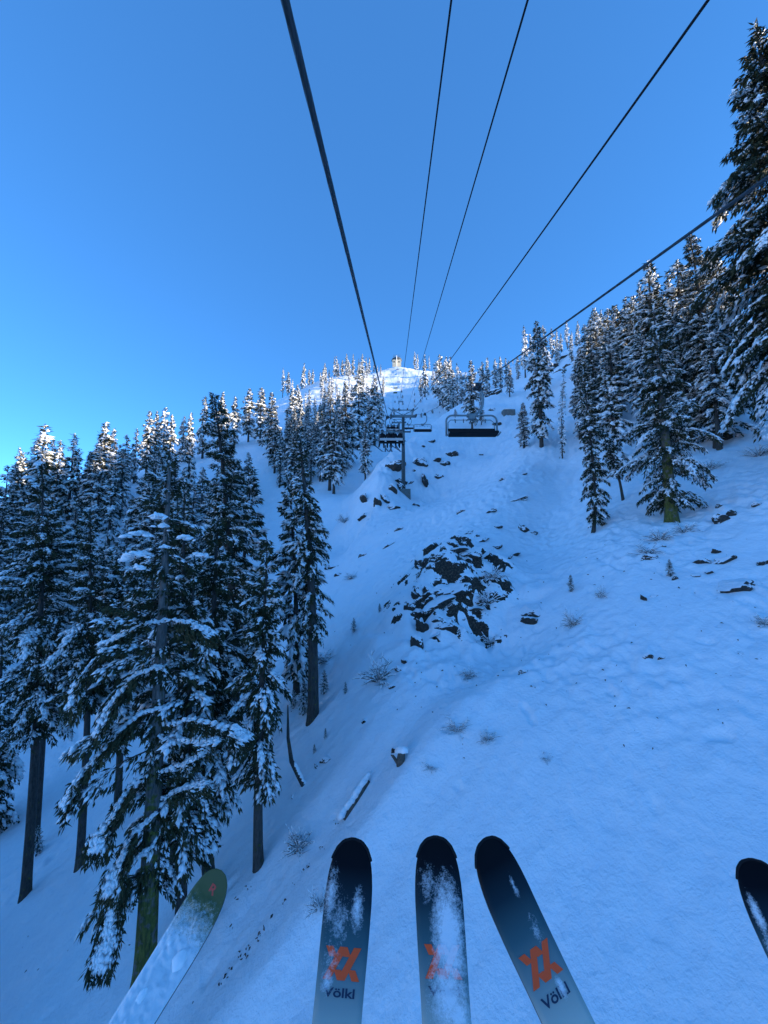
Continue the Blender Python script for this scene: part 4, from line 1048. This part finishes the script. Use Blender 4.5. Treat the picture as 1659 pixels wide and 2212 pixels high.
# ------------------------------------------------------------------ hilltop building, concrete walls
tb = W(857, 796, 328); zb_ = gz(tb.x, 328)
t = thing('lift_terminal', (tb.x, 328, min(zb_, tb.z) - .2), 'cream hilltop building with dark rounded top and a post in front', 'building')
u = 328 / FPX
MB().box((0, 0, 3.2), (7.6, 7, 7.4)).obj('wall', M['cream'], t)
MB().box((3.83, 0, 3.2), (.05, 7.1, 7.5)).obj('sunlit_side_face', M['post_sunlit_face'], t)  # whiter slab: sunshine on the right face put into its colour
rf = MB(); rf.tube([(0, 0, 6.8), (0, 0, 7.4), (0, 0, 8.6), (0, 0, 9.3)], [4.0, 4.7, 4.3, 2.9], 20); rf.obj('roof', M['darkroof'], t)
MB().cyl((-.3, -4.4, -1), (-.3, -4.4, 9.8), .38, 10).obj('front_post', M['post_sunlit_face'], t, True)
fr = MB()
for x in (-2.8, -1.4, 0, 1.4, 2.8):
    for yy in (-1.2, 1.2): fr.beam((x, yy, 9.0), (x * 1.08, yy, 12.2), .16)
for zz in (10.4, 12.1):
    for yy in (-1.2, 1.2): fr.beam((-3.1, yy, zz), (3.1, yy, zz), .16)
fr.obj('roof_frame', M['pale_steel'], t)
for x in (-2.4, 1.9): w_ = MB().box((x, -3.52, 4.6), (1.3, .06, 1.0)).obj('window', M['glass'], t)
b = hit(1110, 897)
k = b.y / FPX
t = thing('concrete_wall', (W(1100, 890, b.y).x, b.y, gz(W(1100, 890, b.y).x, b.y)), 'low concrete wall on the right bank behind the short fir', 'wall')
MB().box((0, .6, .3), (26 * k, 1.6, 18 * k)).obj('wall_block', M['concrete'], t, bevel=.04)
v, f = lumps(np.array([[0, .6, 9 * k + .32]]), np.array([[1., 0, 0]]), np.array([[0, 0, 1.]]), np.array([14 * k]), np.array([.9]), np.array([.4]), np.random.default_rng(8), 2, 14)
link('snow_cap', mesh_np('snow_cap', v, [f], [M['snow']]), t)
b = hit(1132, 898)
t = thing('concrete_wall', (W(1131, 890, b.y).x, b.y, gz(W(1131, 890, b.y).x, b.y)), 'smaller piece of concrete wall right of the short fir', 'wall')
MB().box((0, .6, .2), (14 * k, 1.4, 14 * k)).obj('wall_block', M['concrete'], t, bevel=.04)
for px, py in ((854, 850), (855, 840)):
    b = hit(px, py)
    t = thing('padded_board', b, ('lower' if py > 845 else 'upper') + ' dark padded board standing in the sunlit slope', 'board')
    MB().box((0, 0, .5), (2.4, .25, 1.0)).obj('board_panel', M['skigreen'], t, bevel=.03)

# ------------------------------------------------------------------ skis in the foreground
def ski_mat(name, kind, seed):
    m, nt, b = mat(name)
    tc = N(nt, 'ShaderNodeTexCoord'); sep = N(nt, 'ShaderNodeSeparateXYZ'); nt.links.new(tc.outputs['Object'], sep.inputs[0])
    sn = N(nt, 'ShaderNodeMapRange'); sn.inputs['From Min'].default_value = 0; sn.inputs['From Max'].default_value = -.5
    nt.links.new(sep.outputs['Y'], sn.inputs['Value'])
    if kind == 'green':
        grad = ramp(nt, sn.outputs[0], [(0, (.075, .085, .022)), (.2, (.095, .105, .03)), (.5, (.06, .10, .04)), (1, (.04, .09, .03))])
    else:
        grad = ramp(nt, sn.outputs[0], [(0, (.003, .0035, .005)), (.12, (.004, .005, .008)), (.26, (.014, .030, .040)), (.42, (.055, .115, .13)), (.58, (.20, .26, .26)), (.75, (.46, .49, .44)), (1, (.60, .60, .52))])
    return m, nt, b, tc, sep, grad
def snow_mask(nt, tc, sep, spec):
    """where snow sticks to the top sheet: smears listed as (x, y, rx, ry, strength), plus crumbs"""
    n1 = N(nt, 'ShaderNodeTexNoise', Scale=75.0, Detail=7.0, Roughness=.8); n2 = N(nt, 'ShaderNodeTexNoise', Scale=320.0, Detail=3.0)
    mp = N(nt, 'ShaderNodeMapping'); mp.inputs['Location'].default_value = (spec['seed'] * 1.7, 0, 0)
    nt.links.new(tc.outputs['Object'], mp.inputs[0]); nt.links.new(mp.outputs[0], n1.inputs['Vector']); nt.links.new(mp.outputs[0], n2.inputs['Vector'])
    tot = None
    for (x, y, rx, ry, k) in spec['smears']:
        mm = N(nt, 'ShaderNodeMapping'); mm.vector_type = 'POINT'
        mm.inputs['Location'].default_value = (-x / rx, -y / ry, 0); mm.inputs['Scale'].default_value = (1 / rx, 1 / ry, 0)
        nt.links.new(tc.outputs['Object'], mm.inputs[0])
        gr = N(nt, 'ShaderNodeTexGradient', gradient_type='SPHERICAL'); nt.links.new(mm.outputs[0], gr.inputs[0])
        mu = N(nt, 'ShaderNodeMath', operation='MULTIPLY'); mu.inputs[1].default_value = k; nt.links.new(gr.outputs['Fac'], mu.inputs[0])
        if tot is None: tot = mu
        else:
            ad = N(nt, 'ShaderNodeMath', operation='MAXIMUM'); nt.links.new(tot.outputs[0], ad.inputs[0]); nt.links.new(mu.outputs[0], ad.inputs[1]); tot = ad
    s1 = N(nt, 'ShaderNodeMath', operation='ADD'); nt.links.new(tot.outputs[0], s1.inputs[0]); nt.links.new(n1.outputs['Fac'], s1.inputs[1])
    s2 = N(nt, 'ShaderNodeMath', operation='MULTIPLY_ADD'); s2.inputs[1].default_value = .35; nt.links.new(n2.outputs['Fac'], s2.inputs[0]); nt.links.new(s1.outputs[0], s2.inputs[2])
    mr = N(nt, 'ShaderNodeMapRange'); mr.inputs['From Min'].default_value = .90; mr.inputs['From Max'].default_value = 1.3
    mr.inputs['To Max'].default_value = spec.get('max', .85)
    nt.links.new(s2.outputs[0], mr.inputs['Value'])
    return mr, n1
def finish_ski(m, nt, b, grad_out, mask, n1, rough=.35):
    mx = N(nt, 'ShaderNodeMix', data_type='RGBA'); mx.inputs[7].default_value = (.82, .85, .89, 1)
    nt.links.new(mask.outputs[0], mx.inputs[0]); nt.links.new(grad_out, mx.inputs[6]); nt.links.new(mx.outputs[2], b.inputs['Base Color'])
    rr = N(nt, 'ShaderNodeMapRange'); rr.inputs['To Min'].default_value = rough; rr.inputs['To Max'].default_value = .9; nt.links.new(mask.outputs[0], rr.inputs['Value']); nt.links.new(rr.outputs[0], b.inputs['Roughness'])
    bp = N(nt, 'ShaderNodeBump', Strength=.5, Distance=.004); ml = N(nt, 'ShaderNodeMath', operation='MULTIPLY'); nt.links.new(mask.outputs[0], ml.inputs[0]); nt.links.new(n1.outputs['Fac'], ml.inputs[1])
    nt.links.new(ml.outputs[0], bp.inputs['Height']); nt.links.new(bp.outputs[0], b.inputs['Normal'])
    return m
LEN = 1.78
def ski_half(s):
    pts = [(0, 0.0), (.002, .018), (.008, .030), (.02, .044), (.04, .0555), (.065, .0625), (.095, .0662), (.13, .0675), (.2, .0655), (.3, .0610), (.45, .0565), (.9, .052), (1.45, .058), (1.72, .06), (1.77, .045), (1.78, .02)]
    return float(np.interp(s, [p[0] for p in pts], [p[1] for p in pts]))
def ski_z(s): return .055 * max(0, (.24 - s) / .24) ** 2 + .03 * max(0, (s - 1.55) / .23) ** 2
def ski_mesh(top_mat, bumpy=0.0, seed=0):
    ss = np.concatenate([np.linspace(0, .06, 20)[:-1] ** 1.0, np.linspace(.06, .6, 90 if bumpy else 44), np.linspace(.62, LEN, 24)])
    m = 24 if bumpy else 8; vs = []; fs = []; mi = []
    th = .011
    for s in ss:
        w = max(ski_half(s), .0015)
        for j in range(m + 1):
            q = -1 + 2 * j / m
            z = ski_z(s) - .0015 * q ** 4
            if bumpy and .045 < s < .65 and abs(q) < .98:
                nv = mnoise.fractal(Vector((q * w * 55, s * 55, seed)), .9, 2.0, 4)
                nb = mnoise.noise(Vector((q * w * 22 + 9, s * 22, seed)))
                z += bumpy * max(0, .55 + .65 * nv + .5 * nb) * float(sstep(.045, .10, s)) * (1 - abs(q) ** 6)
            vs.append((q * w, -s, z))
        vs.append((-w, -s, ski_z(s) - th)); vs.append((w, -s, ski_z(s) - th))
    st = m + 3
    for i in range(len(ss) - 1):
        a, b = i * st, (i + 1) * st
        for j in range(m): fs.append((a + j, b + j, b + j + 1, a + j + 1)); mi.append(0)
        fs.append((a + m, b + m, b + m + 2, a + m + 2)); mi.append(1)
        fs.append((a + m + 1, b + m + 1, b, a)); mi.append(1)
        fs.append((a + m + 2, b + m + 2, b + m + 1, a + m + 1)); mi.append(2)
    me = bpy.data.meshes.new('ski_body'); me.from_pydata(vs, [], fs)
    for q in (top_mat, M['dark_steel'], M['cushion']): me.materials.append(q)
    me.polygons.foreach_set('material_index', mi); me.polygons.foreach_set('use_smooth', [k == 0 for k in mi]); me.update()
    return me
def flat_print(name, polys, m, parent, lift=.0009):
    """printed mark on the top sheet: polygons in (x, s) metres"""
    bm = bmesh.new()
    for i, pl in enumerate(polys):
        bm.faces.new([bm.verts.new((x, -s, ski_z(s) + lift + i * .00004)) for x, s in pl])
    bmesh.ops.recalc_face_normals(bm, faces=bm.faces)
    me = bpy.data.meshes.new(name); bm.to_mesh(me); bm.free()
    if len(me.polygons) and me.polygons[0].normal.z < 0: me.flip_normals()
    me.materials.append(m); return link(name, me, parent)
def text_print(name, body, size, cx_, s0, m, parent, sx=1.0):
    cu = bpy.data.curves.new(name, 'FONT'); cu.body = body; cu.size = size; cu.align_x = 'CENTER'; cu.offset = size * .022
    o = bpy.data.objects.new(name, cu); COL.objects.link(o); bpy.context.view_layer.update()
    me = bpy.data.meshes.new_from_object(o.evaluated_get(bpy.context.evaluated_depsgraph_get())); bpy.data.objects.remove(o)
    for v in me.vertices:
        s = s0 - v.co.y; v.co = (cx_ + v.co.x * sx, -s, ski_z(s) + .0009)
    me.materials.clear(); me.materials.append(m); return link(name, me, parent)
def logo_polys(s0, w, h):
    """two interlaced chevrons, one upright and one upside down"""
    hw, hh, t = w / 2, h / 2, .21
    P = lambda x, y: (x * hw, s0 - y * hh)
    def bar(xa, ya, xb, yb, ca=0, cb=0): return [P(xa - t, ya), P(xa + t, ya), P(xb + t, yb), P(xb - t, yb)]
    L = lambda y, sgn: sgn * .80 * (1 - y) / 2          # leg of the upside down chevron, apex on top
    U = lambda y, sgn: sgn * .80 * (1 + y) / 2          # arm of the upright chevron, apex below
    return [bar(L(-1, -1), -1, L(1, -1), 1), bar(U(-1, 1), -1, U(1, 1), 1),
            bar(L(.40, 1), .40, L(1, 1), 1), bar(L(-1, 1), -1, L(-.36, 1), -.36),
            bar(U(-1, -1), -1, U(-.40, -1), -.40), bar(U(.36, -1), .36, U(1, -1), 1)]
def s_for_row(root, py):
    best = min((abs(project(root.matrix_world @ Vector((0, -q, ski_z(q))))[1] - py), q) for q in np.linspace(0, .7, 701))
    return best[1]
def place_ski(root, A, B):
    """A: tip (px,py,depth)  B: point further back"""
    a, b = CAMP(*A), CAMP(*B)
    yv = (a - b).normalized(); zv = Vector((0, 0, 1)); zv = (-a).normalized() * .55 + zv * .45
    xv = yv.cross(zv).normalized(); zv = xv.cross(yv)
    root.matrix_world = Matrix(((xv.x, yv.x, zv.x, a.x), (xv.y, yv.y, zv.y, a.y), (xv.z, yv.z, zv.z, a.z), (0, 0, 0, 1)))
    return (a - b).length
def printed(name, col, spec, rough=.4):
    m, nt, b = mat(name); tc = N(nt, 'ShaderNodeTexCoord'); sep = N(nt, 'ShaderNodeSeparateXYZ'); nt.links.new(tc.outputs['Object'], sep.inputs[0])
    mask, n1 = snow_mask(nt, tc, sep, spec)
    rgb = N(nt, 'ShaderNodeRGB'); rgb.outputs[0].default_value = (*col, 1)
    return finish_ski(m, nt, b, rgb.outputs[0], mask, n1, rough)
ORANGE, NAVY = (1.0, .085, .01), (.015, .022, .06)
def patterned_ski(A, B, label, spec, logo=True):
    m, nt, b, tc, sep, grad = ski_mat('ski_top', 'ice', spec['seed']); mask, n1 = snow_mask(nt, tc, sep, spec); finish_ski(m, nt, b, grad.outputs[0], mask, n1)
    b.inputs['Specular IOR Level'].default_value = .06
    r = thing('ski', (0, 0, 0), label, 'ski'); place_ski(r, A, B)
    link('ski_body', ski_mesh(m), r)
    # black bumper round the tip
    mb = MB(); ss = list(np.linspace(.0005, .045, 12)); pts = [(-ski_half(s) - .0005, -s, ski_z(s) - .004) for s in reversed(ss)] + [(ski_half(s) + .0005, -s, ski_z(s) - .004) for s in ss]
    mb.tube(pts, .0042, 8).obj('tip_guard', M['cushion'], r, True)
    if logo:
        om = printed('orange_print', ORANGE, spec); nm = printed('navy_print', NAVY, spec)
        s0, s1, s2, s3 = [s_for_row(r, q) for q in spec['rows']]
        flat_print('logo', logo_polys((s0 + s1) / 2, .094, s1 - s0), om, r)
        text_print('lettering', 'Völkl', (s3 - s2) * 1.32, 0, s3, nm, r,   .088 / ((s3 - s2) * 1.32 * 2.3))
    return r
patterned_ski((764, 1822, 1.20), (727, 2212, .93), 'left patterned ski with black tip and crisp orange emblem', dict(seed=1, rows=(2045, 2118, 2133, 2154), smears=[(.028, -.145, .03, .07, .62), (-.05, -.12, .035, .10, .55), (-.02, -.17, .05, .09, .42), (-.03, -.235, .05, .06, .36), (-.035, -.275, .025, .035, .62), (0, -.39, .07, .08, .34)]))
patterned_ski((940, 1817, 1.20), (965, 2212, .93), 'middle patterned ski with its emblem mostly hidden by crusted snow', dict(seed=2, rows=(2040, 2115, 2130, 2152), max=.88, smears=[(.02, -.20, .065, .17, .9), (.01, -.30, .075, .12, .75), (-.03, -.10, .05, .07, .42), (.015, -.41, .075, .12, .95), (.03, -.33, .05, .05, .8)]))
patterned_ski((1043, 1822, 1.20), (1230, 2212, .93), 'patterned ski slanting to the right with clean emblem', dict(seed=3, rows=(2047, 2118, 2137, 2162), smears=[(.025, -.12, .012, .05, .5), (.03, -.21, .03, .05, .38), (.022, -.315, .016, .03, .75)]))
patterned_ski((1622, 1872, 1.22), (1800, 2230, .95), 'dark ski tip entering at the right edge', dict(seed=4, ls=.30, smears=[(-.045, -.12, .02, .07, .75), (-.04, -.2, .03, .08, .8)]), logo=False)
# snow crusted olive ski
m, nt, b, tc, sep, grad = ski_mat('olive_ski_top', 'green', 5)
at_ = dict(seed=5, max=.92, smears=[(0.01, -.37, .3, .335, 1.5)])
mask, n1 = snow_mask(nt, tc, sep, at_); finish_ski(m, nt, b, grad.outputs[0], mask, n1)
r = thing('ski', (0, 0, 0), 'olive green ski crusted with snow at lower left', 'ski'); place_ski(r, (481, 1893, 1.42), (282, 2212, 1.12))
link('ski_body', ski_mesh(m, .013, 3), r)
rm = printed('red_print', (.62, .07, .04), dict(seed=6, smears=[(0, -.06, .02, .03, .25)]))
text_print('lettering', 'R', .036, .004, .062, rm, r, 1.25)
g = np.random.default_rng(6)
for (x, s, l_, w_) in ((.028, .215, .026, .020), (-.015, .315, .018, .011), (-.03, .20, .008, .006)):
    bm = bmesh.new(); bmesh.ops.create_icosphere(bm, subdivisions=3, radius=1)
    for v in bm.verts:
        nv = mnoise.noise(v.co * 1.6 + Vector((s * 50, 0, 0))); v.co = Vector((v.co.x * w_, v.co.y * l_, max(v.co.z, -.3) * w_ * .6)) * (1 + .22 * nv)
    me = bpy.data.meshes.new('snow_clump'); bm.to_mesh(me); bm.free(); me.materials.append(M['snow']); me.polygons.foreach_set('use_smooth', np.ones(len(me.polygons), bool))
    o = link('snow_clump', me, r); o.location = (x, -s, ski_z(s) + .008)
